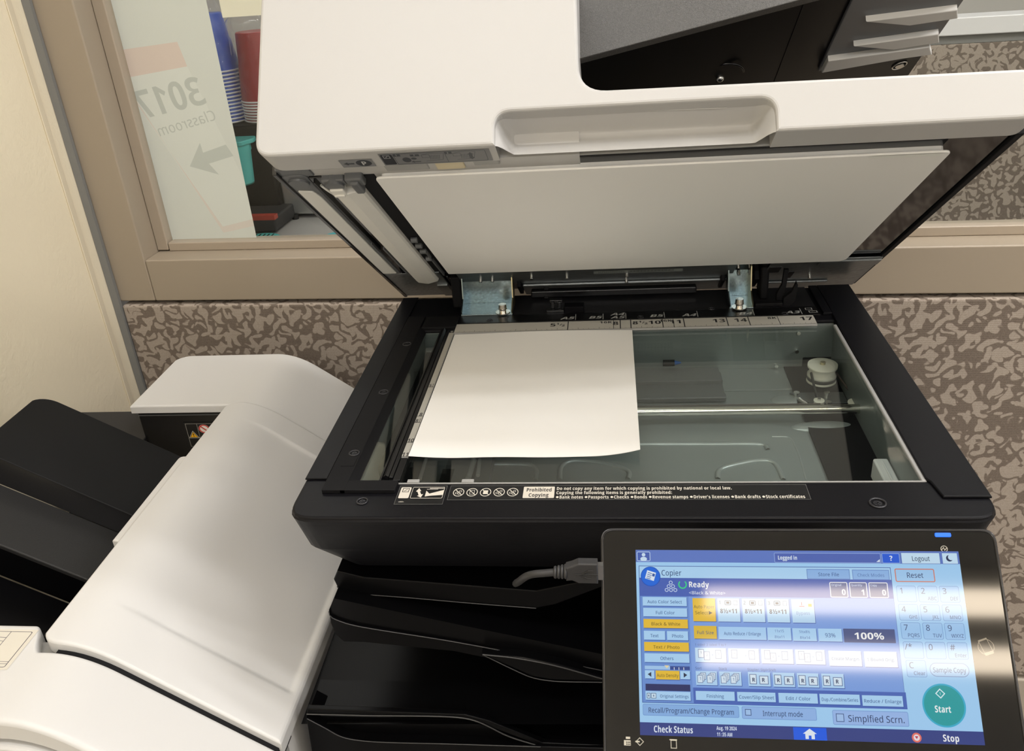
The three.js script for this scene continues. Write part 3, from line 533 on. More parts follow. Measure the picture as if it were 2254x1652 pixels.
// ---- lid with the document feeder, in its own frame: x right, y away from the glass, z from hinge to front
{
  const X0 = -0.0935, X1 = 0.514, SF = 0.382, NB = 0.004;
  // front cover: tall at the left, low at the right, notched for the hand grip
  const N0 = 0.1045, N1 = 0.3215, NT = 0.0315;
  const outline = [[X0, NB], [N0, NB], [N0, NT], [N1, NT], [N1, NB], [X1, NB], [X1, 0.0425], [0.172, 0.0450], [0.170, 0.175], [X0, 0.175]];
  const rad = [0.014, 0, 0.014, 0.014, 0, 0.014, 0.014, 0.022, 0.014, 0.014];
  const front = prismZ(fillet(outline, rad, 8), 0.347, SF, 0.0028);
  const tall = prismZ(fillet([[X0, NB + 0.002], [0.170, NB + 0.002], [0.170, 0.175], [X0, 0.175]], [0.012, 0, 0.004, 0.012], 8), 0.02, 0.350, 0);
  var lid = add(copier, 'lid', [front, tall], M.white, 'raised white lid with the document feeder');
  lid.position.set(LO.x - 0.2, LO.y + H, LO.z - 0.12); lid.rotation.x = -LTH;
  lid.geometry.translate(0.2, -H, 0.12);           // back to the lid's own frame
  offs.set(lid, null);
  const L = (name, geo, mat, label) => add(lid, name, geo, mat, label);
  // hand grip: hollowed, rounded into the front
  const sm = (t) => { t = Math.min(1, Math.max(0, t)); return t * t * (3 - 2 * t); };
  L('hand_grip', [grid(60, 30, (a, b) => {
    const x = lerp(N0 - 0.002, N1 + 0.002, a), n = lerp(NB + 0.0006, NT + 0.002, b);
    const ed = Math.min(x - N0 + 0.002, N1 + 0.002 - x), et = NT + 0.002 - n;
    const k = sm(ed / 0.016) * (0.35 + 0.65 * sm(et / 0.010));
    const foot = 0.010 * (1 - sm((n - NB) / 0.017));
    return [x, n, SF - 0.003 - 0.031 * k + foot * sm(ed / 0.012)];
  })], M.white);
  // thin bright seam lines moulded into the cover
  const seam = (u0, v0, u1, v1, n, s, name = 'seam_line') => { const f = (u, v) => { const p = hit(u, v, LO.clone().addScaledVector(LES, s), LES).sub(LO); return [p.x, p.dot(LEN), s]; }; const a = f(u0, v0), b = f(u1, v1); L(name, [cyl(a, b, 0.0005, 0.0005, 8)], M.white); };
  seam(714, 334, 1082, 314, 0, SF - 0.002); seam(1708, 287, 2118, 264, 0, SF - 0.002); seam(1182, 249, 1600, 231, 0, 0.3690); seam(1182, 254, 1600, 237, 0, 0.3672);
  // inner lip strip behind the front cover, steps and catches
  L('lip_strip', [box(X0 + 0.03, 0.15, NB + 0.003, 0.02, 0.336, 0.3465, 0.001), box(0.149, X1 - 0.002, NB + 0.003, 0.02, 0.3435, 0.3465, 0.001)], M.greyPlastic);
  const onl = (u, v, n = NB) => onLid(u, v, n);
  { const a = onl(842, 366), b = onl(938, 360), c = onl(955, 360), d = onl(1018, 356), e = onl(1040, 356), f = onl(1090, 354);
    L('lip_step', [box(a[0], b[0], NB + 0.001, NB + 0.01, 0.334, 0.349, 0.001)], M.greyPlastic);
    L('catch', [box(c[0], d[0], NB + 0.0005, NB + 0.012, 0.3335, 0.350, 0.0012)], M.tan, 'tan plastic catch');
    L('lip_step', [box(e[0], 0.1035, NB + 0.0005, NB + 0.01, 0.339, 0.350, 0.001)], M.greyPlastic);
  }
  // underside base, glossy black
  L('underside', [box(X0 + 0.001, X1 - 0.001, 0.0072, 0.022, -0.118, 0.345, 0.001)], M.blackGloss, 'glossy black underside of the lid');
  L('side_frame', [prismY(fillet([[X1 - 0.007, -0.135], [X1 - 0.001, -0.135], [X1 - 0.001, 0.35], [X1 - 0.007, 0.35]], 0), 0.0045, 0.04, 0.001)], M.blackMatte, 'black right edge of the lid');
  L('side_frame', [box(X0, X0 + 0.0045, 0.002, 0.04, -0.125, 0.345, 0.001)], M.blackGloss, 'glossy black left edge of the lid');
  // white pressure pad, softly wavy along its edges, with rounded front corners
  { const px0 = -0.0068, px1 = 0.4659, D = 0.3316, r = 0.006;
    const outlineP = fillet([[px0, 0], [px1, 0], [px1, D], [px0, D]], [0.003, 0.012, r, r], 5);
    L('pressure_pad', [prismY(outlineP, 0, 0.0022, 0.0008), prismY(rect(px0 + 0.004, px1 - 0.004, 0.004, D - 0.004, 0.004), 0.0018, 0.0085)], M.pad, 'white pressure pad');
    L('pad_tab', [sheetY(px1 - 0.062, px1 - 0.007, -(D - 0.0005), -(D - 0.006), 0.0002).rotateX(Math.PI).translate(0, -0.0003, 0)], std(lin(0.83, 0.84, 0.80), 0.5)); }
  // left side: framed background plate, feed gap, white guide bar
  L('plate_frame', [prismY(fillet([[-0.0905, -0.004], [-0.0672, -0.004], [-0.0672, 0.337], [-0.0905, 0.337]], 0.006), 0.0035, 0.012, 0.0012)], M.greyDarkPlastic, 'grey frame around the background plate');
  L('background_plate', [prismY(fillet([[-0.0885, 0.004], [-0.0712, 0.004], [-0.0705, 0.285], [-0.0730, 0.300], [-0.0865, 0.303]], 0.002), 0.0022, 0.005, 0.0006)], M.barWhite, 'pale background plate');
  L('plate_knob', [cyl([-0.078, 0.0015, 0.322], [-0.078, 0.006, 0.322], 0.009, 0.010)], M.greyDarkPlastic);
  L('feed_gap', [box(-0.0668, -0.0548, 0.004, 0.012, -0.012, 0.33, 0.001)], M.blackGloss);
  L('gap_rib', [box(-0.0640, -0.0625, 0.001, 0.006, 0.11, 0.325, 0.0005)], M.blackSatin); L('gap_rib', [box(-0.0590, -0.0570, 0.001, 0.006, -0.005, 0.115, 0.0005)], M.greyDarkPlastic); L('gap_rib', [box(-0.0668, -0.0655, 0.001, 0.006, 0.10, 0.135, 0.0005)], M.greyDarkPlastic);
  L('guide_bar', [prismZ([[-0.0545, 0.007], [-0.0545, 0.001], [-0.0515, -0.0015], [-0.0400, -0.0035], [-0.0390, -0.0035], [-0.0270, -0.0005], [-0.0255, 0.002], [-0.0255, 0.008]].reverse(), -0.032, 0.306, 0.0008)], M.barWhite, 'white two-faceted guide bar');
  L('bar_tab', [box(-0.0520, -0.0395, -0.004, 0.004, 0.303, 0.317, 0.0012), box(-0.0508, -0.0410, -0.0055, -0.0035, 0.3035, 0.3075, 0.0008)], M.barWhite);
  L('bar_pivot', [cyl([-0.0455, -0.002, 0.322], [-0.0455, 0.012, 0.322], 0.0085), box(-0.056, -0.035, 0.0, 0.012, 0.318, 0.330, 0.002)], M.greyDarkPlastic);
  L('pivot_arm', [box(-0.034, -0.018, -0.001, 0.012, 0.318, 0.333, 0.002), box(-0.030, -0.022, -0.004, 0.004, 0.306, 0.330, 0.002)], M.greyDarkPlastic);
  L('bar_bracket', [tube([[-0.058, 0.0, 0.322], [-0.0555, -0.001, 0.312], [-0.053, -0.001, 0.300]], 0.0012, 12, 6)], M.barWhite);
  L('side_channel', [box(-0.0252, -0.0085, 0.005, 0.012, -0.012, 0.328, 0.001)], M.blackMatte);
  for (const s of [0.14, 0.118, 0.096, 0.065]) L('channel_roller', [cyl([-0.0205, 0.003, s], [-0.0135, 0.003, s], 0.0035, 0.0035, 12)], M.greyDarkPlastic);
  L('channel_rib', [box(-0.0155, -0.0135, 0.001, 0.006, -0.01, 0.09, 0.0005)], M.greyDarkPlastic);
  // rear metal plates
  L('rear_plate', [box(-0.0905, -0.0195, 0.0035, 0.0055, -0.123, -0.004, 0.0006), box(-0.0905, -0.0195, 0.0055, 0.02, -0.1235, -0.1215), box(-0.034, -0.0195, 0.0005, 0.0040, -0.118, -0.060, 0.001)], M.sheetMetal, 'grey sheet metal rear plate');
  L('rear_plate', [box(0.0, 0.345, 0.0035, 0.0055, -0.074, 0.002, 0.0006), box(0.077, 0.345, -0.0005, 0.004, -0.122, -0.074, 0.002)], M.sheetMetal, 'grey sheet metal rear plate');
  L('rear_plate', [box(0.385, 0.510, 0.0035, 0.0055, -0.137, -0.002, 0.0006), box(0.440, 0.509, 0.0005, 0.0035, -0.024, -0.003, 0.001), box(0.390, 0.470, 0.0000, 0.0035, -0.130, -0.100, 0.0015)], M.sheetMetal, 'grey sheet metal rear plate');
  L('plate_slot', [box(0.414, 0.420, 0.0028, 0.0036, -0.085, -0.055)], M.rubber); L('plate_slot', [box(0.3855, 0.400, 0.0028, 0.0036, -0.055, -0.030)], M.rubber);
  const lugs = [[943, 613], [1058, 618], [1084, 617], [1170, 611], [1248, 610], [1380, 606], [1379, 619], [1626, 602], [1651, 601], [1782, 609]];
  for (const [u, v] of lugs) { const p = onl(u, v, 0.002); L('rivet', [cyl([p[0], 0.0, p[2]], [p[0], 0.006, p[2]], 0.0021, 0.0021, 12)], M.screwBright); }
  { const a = onl(1308, 608, 0.003), b = onl(1500, 604, 0.003);
    const tag = canvas(512, 48, (c, w, h) => { c.fillStyle = '#8b918f'; c.fillRect(0, 0, w, h); c.fillStyle = '#3a3d3d'; c.font = inkFont(13); for (let k = 0; k < 3; k++) for (let i = 0; i < 14; i++) c.fillRect(26 + i * 11, 10 + k * 10, 5 + ((i * 7 + k * 3) % 5), 5); for (let i = 0; i < 52; i++) c.fillRect(200 + i * 5, 8, 1 + ((i * 5) % 4), 26); });
    L('serial_label', [sheetY(a[0], b[0], 0.020, 0.034, 0).rotateX(Math.PI).translate(0, 0.0030, 0).translate(0, 0, -0.0)], std(lin(0.9, 0.9, 0.9), 0.5, { map: tag }), 'small grey serial label'); }
  L('rear_hook', [box(0.0715, 0.0768, -0.004, 0.012, -0.10, -0.06, 0.001), box(0.331, 0.336, -0.004, 0.012, -0.10, -0.06, 0.001), box(0.372, 0.378, -0.004, 0.012, -0.10, -0.06, 0.001)], M.blackMatte);
  L('sensor_flag', [box(0.105, 0.111, -0.016, 0.004, -0.086, -0.080, 0.001)], M.blackMatte);
  // original tray: rises to the right; grained front skirt, glossy underside
  const k = 0.21714, c0 = 0.0779, ty = (x) => c0 + k * x;
  const T = (u, v) => { const nn = LEN.clone().addScaledVector(V(1, 0, 0), -k), d = ray(u, v); const t = (LO.clone().sub(CAM).dot(nn) + c0) / d.dot(nn); const p = CAM.clone().addScaledVector(d, t).sub(LO); return [p.x, p.dot(LEN), p.dot(LES)]; };
  const strip = (xa, xb, s0, s1, dn, th) => { const g = box(xa, xb, 0, th, s0, s1, Math.min(0.001, th * 0.3)); const p = g.attributes.position; for (let i = 0; i < p.count; i++) p.setY(i, p.getY(i) + ty(p.getX(i)) + dn); g.computeVertexNormals(); return g; };
  L('tray_skirt', [metreUV(prismZ([[0.165, ty(0.165)], [0.53, ty(0.53)], [0.53, 0.26], [0.165, 0.26]], 0.29, 0.30, 0.001))], M.adfGrain, 'grained grey front of the original tray');
  L('tray_underside', [strip(0.165, 0.528, 0.02, 0.2985, 0.0004, 0.012)], M.blackTray, 'glossy black underside of the original tray');
  L('tray_seam', [strip(0.3665, 0.3675, 0.05, 0.29, -0.0002, 0.002)], M.black);
  { const p = T(1595, 160); L('finger_recess', [new THREE.TorusGeometry(0.018, 0.0012, 8, 40, 4.6).rotateX(Math.PI / 2).translate(p[0], p[1], p[2])], M.blackSatin); const q = T(1585, 172); L('recess_stud', [new THREE.SphereGeometry(0.004, 16, 10).translate(q[0], q[1], q[2])], M.screwBright); }
  L('rib_panel', [strip(0.411, 0.528, 0.148, 0.30, -0.003, 0.004)], M.ribGrey, 'grey ribbed panel under the original tray');
  for (const [p, w] of [[[[1905, 28], [2000, 38], [2107, 22], [2106, 3]], 0], [[[1878, 83], [1965, 92], [2066, 76], [2065, 57]], 0], [[[1808, 143], [1985, 112], [2050, 103], [2045, 86], [1822, 116]], 0]]) {
    const q = p.map(([u, v]) => T(u, v)); const poly = q.map((a) => [a[0], a[2]]);
    const g = prismY(poly, 0, 0.007, 0.0012); const at = g.attributes.position; for (let i = 0; i < at.count; i++) at.setY(i, at.getY(i) + ty(at.getX(i)) - 0.009); g.computeVertexNormals();
    L('panel_rib', [g], M.ribLight, 'light grey wedge-shaped rib');
  }
  { const p = T(1980, 143); L('screw', [cyl([p[0], p[1] - 0.002, p[2]], [p[0], p[1] + 0.002, p[2]], 0.0045), new THREE.TorusGeometry(0.0075, 0.0008, 8, 28).rotateX(Math.PI / 2).rotateZ(0.21).translate(p[0], p[1] - 0.0006, p[2])], M.screwBright); }
  // feeder bay behind the low front wall
  L('exit_bay', [box(0.165, X1 - 0.002, 0.012, 0.03, 0.0, 0.338, 0.001), box(X1 - 0.012, X1 - 0.004, 0.02, 0.038, 0.0, 0.349, 0.001)], M.blackSatin);
  L('feeder_wall', [box(0.1605, 0.1695, 0.03, 0.172, 0.02, 0.346, 0.001)], M.blackMatte);
  // printed notices on the shaded lower lip
  const guide = canvas(1024, 170, (c, w, h) => {
    c.fillStyle = '#77787a'; c.fillRect(0, 0, w, h); c.fillStyle = '#23252c'; c.beginPath(); c.roundRect(10, 14, 112, 142, 14); c.fill(); c.strokeStyle = '#8d8e90'; c.lineWidth = 8; c.strokeRect(36, 26, 56, 40); c.beginPath(); c.moveTo(50, 58); c.lineTo(78, 34); c.stroke();
    c.strokeStyle = '#3c3e44'; c.lineWidth = 5; c.beginPath(); c.roundRect(132, 12, 850, 146, 14); c.stroke(); c.beginPath(); c.moveTo(610, 14); c.lineTo(610, 156); c.stroke(); c.fillStyle = '#3c3e44';
    c.fillRect(132, 12, 66, 34); c.fillRect(610, 12, 66, 34); c.fillStyle = '#9a9b9c'; c.font = inkFont(32); c.fillText('1', 152, 40); c.fillText('2', 630, 40);
    c.fillStyle = '#3c3e44'; c.beginPath(); c.ellipse(235, 100, 40, 36, 0, 0, 7); c.fill(); c.fillRect(286, 26, 84, 30); c.fillStyle = '#9a9b9c'; c.font = inkFont(26); c.fillText('P', 318, 50); c.fillStyle = '#3c3e44'; c.beginPath(); c.ellipse(306, 86, 26, 16, 0, 0, 7); c.fill();
    c.beginPath(); c.moveTo(262, 132); c.lineTo(296, 116); c.lineTo(296, 126); c.lineTo(356, 126); c.lineTo(356, 138); c.lineTo(296, 138); c.lineTo(296, 148); c.fill();
    c.lineWidth = 4; for (const ox of [390, 680]) { c.strokeRect(ox, 40, 70, 40); c.beginPath(); c.moveTo(ox, 40); c.lineTo(ox + 60, 26); c.lineTo(ox + 210, 30); c.lineTo(ox + 180, 120); c.lineTo(ox + 20, 130); c.stroke(); for (let k = 0; k < 7; k++) { c.beginPath(); c.moveTo(ox + 80 + k * 14, 50); c.lineTo(ox + 66 + k * 14, 112); c.stroke(); } }
    c.beginPath(); c.moveTo(840, 36); c.lineTo(870, 66); c.lineTo(855, 66); c.lineTo(855, 106); c.lineTo(870, 106); c.lineTo(840, 136); c.lineTo(810, 106); c.lineTo(825, 106); c.lineTo(825, 66); c.lineTo(810, 66); c.fill();
  });
  const under = (u0, v0, u1, v1, n, tex, name, label, s0, s1) => { const a = onl(u0, v0, n), b = onl(u1, v1, n); const g = new THREE.PlaneGeometry(b[0] - a[0], s1 - s0).rotateX(Math.PI / 2).translate((a[0] + b[0]) / 2, n, (s0 + s1) / 2); return L(name, [g], std(lin(1, 1, 1), 0.45, { map: tex }), label); };
  under(836, 347, 1080, 338, NB - 0.0003, guide, 'guide_label', 'grey label with line drawings', 0.3505, 0.3755);
  const pt = canvas(512, 220, (c, w, h) => { c.scale(2, 2); w = 256; h = 110; c.fillStyle = '#7d7e80'; c.fillRect(0, 0, w, h); c.fillStyle = '#2c2e34'; c.beginPath(); c.moveTo(20, 56); c.lineTo(56, 34); c.lineTo(56, 48); c.lineTo(104, 48); c.lineTo(104, 66); c.lineTo(56, 66); c.lineTo(56, 80); c.fill(); c.beginPath(); c.ellipse(178, 55, 60, 46, 0, 0, 7); c.fill(); c.fillStyle = '#c8c8c6'; c.font = inkFont(74); c.textAlign = 'center'; c.textBaseline = 'middle'; c.fillText('P', 178, 58); });
  under(746, 356, 822, 356, NB - 0.0003, pt, 'arrow_label', 'grey label with an arrow and a round P', 0.3505, 0.3665);
  // shoulder of the lid at the lower left corner
  L('corner_block', [box(X0 + 0.003, -0.060, 0.0045, 0.02, 0.333, 0.348, 0.001)], M.greyDarkPlastic);
}

// ---- control panel, in its own frame: x right, y up the slope, z out of the face
{
  const th = 0.78, W = 0.235, D = 0.1316, P0 = V(0.2087, -0.0869, 0.5144), k = 0.235 / 0.2225;
  const u0 = -0.0265, u1 = 0.2628, v1 = 0.1482, v0 = -0.040;
  const body = [prismZ(rect(u0, u1, v0, v1, 0.010, 8), -0.016, -0.0006, 0.0025)];
  var panel = add(copier, 'control_panel', body, M.black, 'tilting black control panel');
  panel.position.set(P0.x - 0.2, P0.y + H, P0.z - 0.12); panel.rotation.x = th - Math.PI / 2; panel.geometry.translate(0.2, -H, 0.12); offs.set(panel, null);
  const A = (name, geo, mat, label) => add(panel, name, geo, mat, label);
  { // rounded rim around the glossy face
    const outer = rect(u0, u1, v0, v1, 0.010, 8), inner = rect(u0 + 0.0022, u1 - 0.0022, v0 + 0.0022, v1 - 0.0022, 0.0085, 8);
    A('rim', [prismZ(outer, -0.004, 0.0008, 0.0009, [inner])], M.blackSatin);
  }
  const face = canvas(1024, 680, (c, w, h) => {
    c.fillStyle = '#0c0c0d'; c.fillRect(0, 0, w, h);
    const FX = (u) => (u - u0 - 0.0022) / (u1 - u0 - 0.0044) * w, FY = (v) => (v1 - 0.0022 - v) / (v1 - v0 - 0.0044) * h, U = (e) => e * k;
    c.strokeStyle = c.fillStyle = '#b9b5a8'; c.lineWidth = 2;
    { const x = FX(U(0.2166)), y = FY(U(0.130)); c.beginPath(); c.arc(x, y, 8.5, 0, 7); c.stroke(); c.beginPath(); c.moveTo(x - 7, y + 3); c.lineTo(x - 1, y - 4); c.lineTo(x + 1, y + 4); c.lineTo(x + 7, y - 3); c.stroke(); }
    { const x = FX(U(0.2356)), y = FY(U(0.0619)); c.save(); c.translate(x, y); c.strokeStyle = '#7c7568'; c.lineWidth = 2; c.beginPath(); c.arc(0, 0, 20, 0, 7); c.stroke(); c.rotate(-0.35); c.fillStyle = '#0c0c0d'; c.fillRect(-11, -21, 22, 42); c.strokeRect(-11, -21, 22, 42); c.fillStyle = '#7c7568'; c.fillRect(-11, 13, 22, 8); c.fillRect(-11, -21, 22, 4); c.restore(); }
    { const x = FX(U(-0.0128)), y = FY(U(-0.0069)); c.fillRect(x - 8, y - 3, 18, 14); c.fillRect(x - 3, y - 12, 12, 6); c.fillStyle = '#0c0c0d'; for (let i = 0; i < 3; i++) for (let j = 0; j < 2; j++) c.fillRect(x - 2 + i * 4, y + 1 + j * 5, 2.4, 2.8); c.fillStyle = '#b9b5a8'; c.save(); c.translate(x + 34, y); c.rotate(Math.PI / 4); c.strokeRect(-7, -7, 14, 14); c.restore(); c.fillRect(x + 22, y - 2, 12, 4); c.strokeRect(x + 116, y - 6, 14, 20); c.fillRect(x + 112, y - 9, 20, 3); }
    });
  A('face', [prismZ(rect(u0 + 0.0022, u1 - 0.0022, v0 + 0.0022, v1 - 0.0022, 0.0085, 8), -0.001, -0.0001, 0)], M.faceGloss, 'glossy black face');
  A('face_print', [sheetXY(u0 + 0.0065, u1 - 0.0022 - 0.0043, v0 + 0.0065, v1 - 0.0065, 0.0001).translate(0, 0, 0)], phy(lin(1, 1, 1), 0.06, { map: face, ior: 1.62 }), 'small pale symbols');
  const ui = canvas(2048, 1152, (c) => {
    c.scale(2, 2); const LT = '#a9d8ff', MID = '#6f97dd', DK = '#3d5fae', BTN = '#b2dcff', YE = '#f2c63c', INK = '#2b3f6e';
    const R = (x0, y0, x1, y1, f, r = 0, s, lw = 1.2) => { c.beginPath(); r ? c.roundRect(x0, y0, x1 - x0, y1 - y0, r) : c.rect(x0, y0, x1 - x0, y1 - y0); if (f) { c.fillStyle = f; c.fill(); } if (s) { c.strokeStyle = s; c.lineWidth = lw; c.stroke(); } };
    const T = (t, x, y, px, col = INK, al = 'center', wd = 0, wt = '') => { c.font = `${wt} ${px}px sans-serif`; c.textAlign = al; c.textBaseline = 'middle'; c.fillStyle = col; const m = c.measureText(t).width; c.save(); c.translate(x, y); if (wd) c.scale(wd / m, 1); c.fillText(t, 0, 0); c.restore(); };
    const B = (x0, y0, x1, y1, t, f = BTN, px = 15, wd = 0) => { R(x0 + 1.5, y0 + 2, x1 + 1.5, y1 + 2, DK); R(x0, y0, x1, y1, f); if (t) T(t, (x0 + x1) / 2, (y0 + y1) / 2 + 1, px, f === YE ? '#6a5a20' : '#3a5a94', 'center', wd); };
    R(0, 0, 1024, 576, LT);
    R(0, 0, 1024, 40, '#6480cd'); R(5, 7, 47, 36, '#4a66ba', 3, '#cfe6ff', 2); c.fillStyle = '#d6ecff'; c.beginPath(); c.arc(26, 16, 6, 0, 7); c.fill(); c.beginPath(); c.ellipse(26, 30, 11, 7, 0, 0, 7); c.fill();
    R(450, 8, 783, 38, '#556cbc', 2, '#a9c4f2', 1.5); T('Logged in', 460, 23, 18, '#eaf5ff', 'left', 62, 'bold'); c.fillStyle = '#e6f2ff'; c.beginPath(); c.moveTo(780, 26); c.lineTo(780, 35); c.lineTo(768, 35); c.fill();
    R(788, 8, 841, 38, '#2b62e0', 2, '#a9c4f2', 1.5); T('?', 815, 24, 22, '#fff', 'center', 0, 'bold'); R(847, 5, 965, 40, '#cdeaff', 1, '#4c68b4'); T('Logout', 906, 23, 21, '#22314f', 'center', 56); R(972, 5, 1019, 40, '#cdeaff', 1, '#4c68b4');
    c.fillStyle = '#26335a'; c.beginPath(); c.arc(994, 22, 10, 0, 7); c.fill(); c.fillStyle = '#cdeaff'; c.beginPath(); c.arc(999, 19, 9, 0, 7); c.fill();
    // main pane
    R(10, 53, 809, 479, MID, 0, '#3a56a0', 1.5); R(10, 53, 809, 92, '#b4deff', 0, '#3a56a0', 1.5); R(10, 92, 809, 150, '#4b67bd');
    R(168, 150, 809, 431, '#7fa6ea'); R(170, 431, 813, 480, '#4d6cc0');
    c.fillStyle = '#1d6ee6'; c.beginPath(); c.arc(47, 87, 31, 0, 7); c.fill(); c.strokeStyle = '#0b4fc0'; c.lineWidth = 2; c.stroke(); c.save(); c.translate(47, 84); c.rotate(0.3); c.fillStyle = '#eaf4ff'; c.fillRect(-15, -14, 30, 28); c.fillStyle = '#2e5aa8'; for (let i = 0; i < 4; i++) c.fillRect(-11, -8 + i * 6, 14, 2); c.fillRect(5, -9, 8, 9); c.restore();
    T('Copier', 82, 75, 25, '#2c4576', 'left', 66); R(549, 60, 681, 90, '#93bdf0', 0, '#6f93d2', 2); T('Store File', 616, 76, 15, '#3b5a96', 'center', 66); R(691, 61, 803, 91, '#93bdf0', 0, '#6f93d2', 2); T('Check Modes', 747, 77, 14, '#5b7fbc', 'center', 84);
    c.strokeStyle = '#dcebff'; c.lineWidth = 2; for (const [x, y] of [[112, 106], [105, 118], [119, 118], [98, 130], [112, 130], [126, 130]]) { c.beginPath(); c.arc(x, y, 5, 0, 7); c.stroke(); }
    c.strokeStyle = '#38e08a'; c.lineWidth = 4; c.beginPath(); c.arc(150, 112, 12, -0.9, 4.0); c.stroke(); T('Ready', 169, 112, 25, '#fff', 'left', 66, 'bold'); T('<Black & White>', 169, 138, 14, '#eef6ff', 'left', 118);
    for (const [x0, x1, t, s] of [[617, 670, '0', 'Original'], [678, 730, '1', 'Quantity'], [738, 794, '0', 'Copy']]) { R(x0, 101, x1, 147, '#5c6aa0', 3, '#fff', 2.5); T(t, x1 - 12, 132, 24, '#fff', 'center', 0, 'bold'); T(s, x0 + 4, 109, 9, '#dce8ff', 'left'); }
    // left column
    B(19, 153, 161, 181, 'Auto Color Select', BTN, 14, 112); B(20, 188, 161, 215, 'Full Color', BTN, 14, 62); B(20, 223, 162, 251, 'Black & White', YE, 14, 94); B(20, 260, 88, 288, 'Text', BTN, 14); B(94, 260, 161, 288, 'Photo', BTN, 14); B(20, 295, 162, 323, 'Text / Photo', YE, 14, 84); B(20, 330, 162, 357, 'Others', BTN, 14);
    R(20, 368, 162, 379, '#a9d0f8'); R(100, 368, 162, 379, '#37509a'); c.fillStyle = '#f4e2b0'; c.beginPath(); c.moveTo(82, 366); c.lineTo(98, 366); c.lineTo(90, 375); c.fill(); for (const x of [112, 127, 142]) R(x, 371, x + 2, 379, '#fff');
    B(20, 382, 50, 407, '', BTN); B(54, 382, 129, 409, 'Auto Density', YE, 14, 68); B(131, 382, 162, 407, '', BTN); c.fillStyle = '#2b3550'; c.beginPath(); c.moveTo(40, 387); c.lineTo(40, 402); c.lineTo(29, 394); c.moveTo(142, 387); c.lineTo(142, 402); c.lineTo(153, 394); c.fill();
    R(21, 423, 161, 443, '#2c3468'); B(20, 445, 161, 471, '', BTN); T('Original Settings', 110, 459, 13, '#3a5a94', 'center', 90); for (const [x, w2] of [[25, 10], [38, 15]]) { R(x, 451, x + w2, 466, '#d8efff', 1, INK, 1.2); T('R', x + w2 / 2, 459, 8, INK, 'center', 0, 'bold'); }
    // paper row
    B(180, 155, 252, 228, '', YE); T('Auto Paper', 216, 182, 14, '#7a6a2a', 'center', 66); T('Select', 207, 201, 14, '#7a6a2a', 'center', 42); c.fillStyle = '#4a4430'; c.beginPath(); c.moveTo(230, 195); c.lineTo(230, 207); c.lineTo(242, 201); c.fill();
    [[259, 329, '1'], [337, 407, '2'], [414, 484, '3']].forEach(([x0, x1, t]) => { B(x0, 155, x1, 228, '', '#bfe3ff'); T(t, x0 + 8, 168, 15, '#333c58'); R(x0 + 24, 162, x0 + 42, 175, null, 2, '#3a4564', 1.8); R(x0 + 28, 165, x0 + 38, 172, '#3a4564'); R(x0 + 52, 162, x0 + 63, 175, '#e4f3ff', 0, '#5a6a90', 1); T('8½×11', (x0 + x1) / 2, 194, 20, '#3a3f5c', 'center', 56, 'bold'); });
    B(492, 155, 562, 228, '', '#b9defc'); T('Bypass', 526, 198, 14, '#7f9fd0', 'center', 44); c.strokeStyle = '#d04a4a'; c.lineWidth = 2; c.beginPath(); c.moveTo(524, 164); c.lineTo(524, 174); c.moveTo(516, 177); c.lineTo(532, 177); c.stroke(); R(544, 169, 555, 178, '#d8b84a'); 
    B(180, 242, 252, 282, 'Full Size', '#e8c23e', 14, 54); B(258, 244, 407, 283, 'Auto Reduce / Enlarge', '#aed8ff', 14, 116); B(411, 244, 484, 283, '', '#b2dcff'); T('11x15', 448, 255, 11, '#5a78b4'); T('8½x11', 448, 273, 11, '#5a78b4'); B(489, 245, 562, 284, '', '#b2dcff'); T('5½x8½', 526, 256, 11, '#5a78b4'); T('8½x14', 526, 274, 11, '#5a78b4'); B(568, 245, 640, 284, '93%', '#b2dcff', 17); R(645, 244, 801, 286, '#47578c', 2); T('100%', 722, 266, 28, '#fff', 'center', 92, 'bold');
    T('1 sided→2 sided: T to T', 181, 301, 10, '#4a68a8', 'left'); 
    for (const [x0, x1, kk] of [[181, 278, 0], [285, 380, 1], [387, 485, 2], [492, 582, 3]]) { B(x0, 310, x1, 354, '', '#c3e4ff'); const pg = (x, y, n) => { R(x, y, x + 17, y + 25, '#eaf5ff', 0, '#5d74a8', 1.4); T(n, x + 9, y + 10, 10, '#4a5f92'); }; pg(x0 + 10, 315, kk === 1 ? '½' : '1'); if (kk !== 1) pg(x0 + 28, 322, '2'); T('+', x0 + 54, 332, 11, '#6a80b4'); pg(x0 + 64, 317, kk === 2 ? '1' : '½'); }
    B(594, 312, 692, 357, 'Create Margin', '#d2eaff', 13, 84); B(701, 312, 799, 358, '1 Bound Orig.', '#d2eaff', 13, 84);
    T('Sort', 179, 373, 11, '#42609c', 'left'); T('Stack', 252, 373, 11, '#42609c', 'left'); T('Stapler: Stpl+Shift', 341, 374, 11, '#42609c', 'left');
    for (const [x0, x1, n] of [[180, 246, '12'], [253, 321, '12'], [342, 410, 'R'], [418, 484, 'R'], [492, 557, 'R'], [566, 633, 'R']]) { B(x0, 381, x1, 423, '', '#b8deff'); for (let q = 0; q < 2; q++) { const x = x0 + 5 + q * 30; if (n === 'R') { R(x, 388 + q * 4, x + 20 + q * 6, 416, '#dff1ff', 0, '#3a4f84', 1.6); T('R', x + 11, 404, 16, '#26335c', 'center', 0, 'bold'); } else { R(x + 10, 386, x + 26, 406, '#dff1ff', 0, '#4a5f92', 1.3); R(x + 5, 390, x + 21, 411, '#dff1ff', 0, '#4a5f92', 1.3); R(x, 394, x + 16, 416, '#dff1ff', 0, '#4a5f92', 1.3); T('1', x + 9, 404, 12, '#4a5f92'); } } }
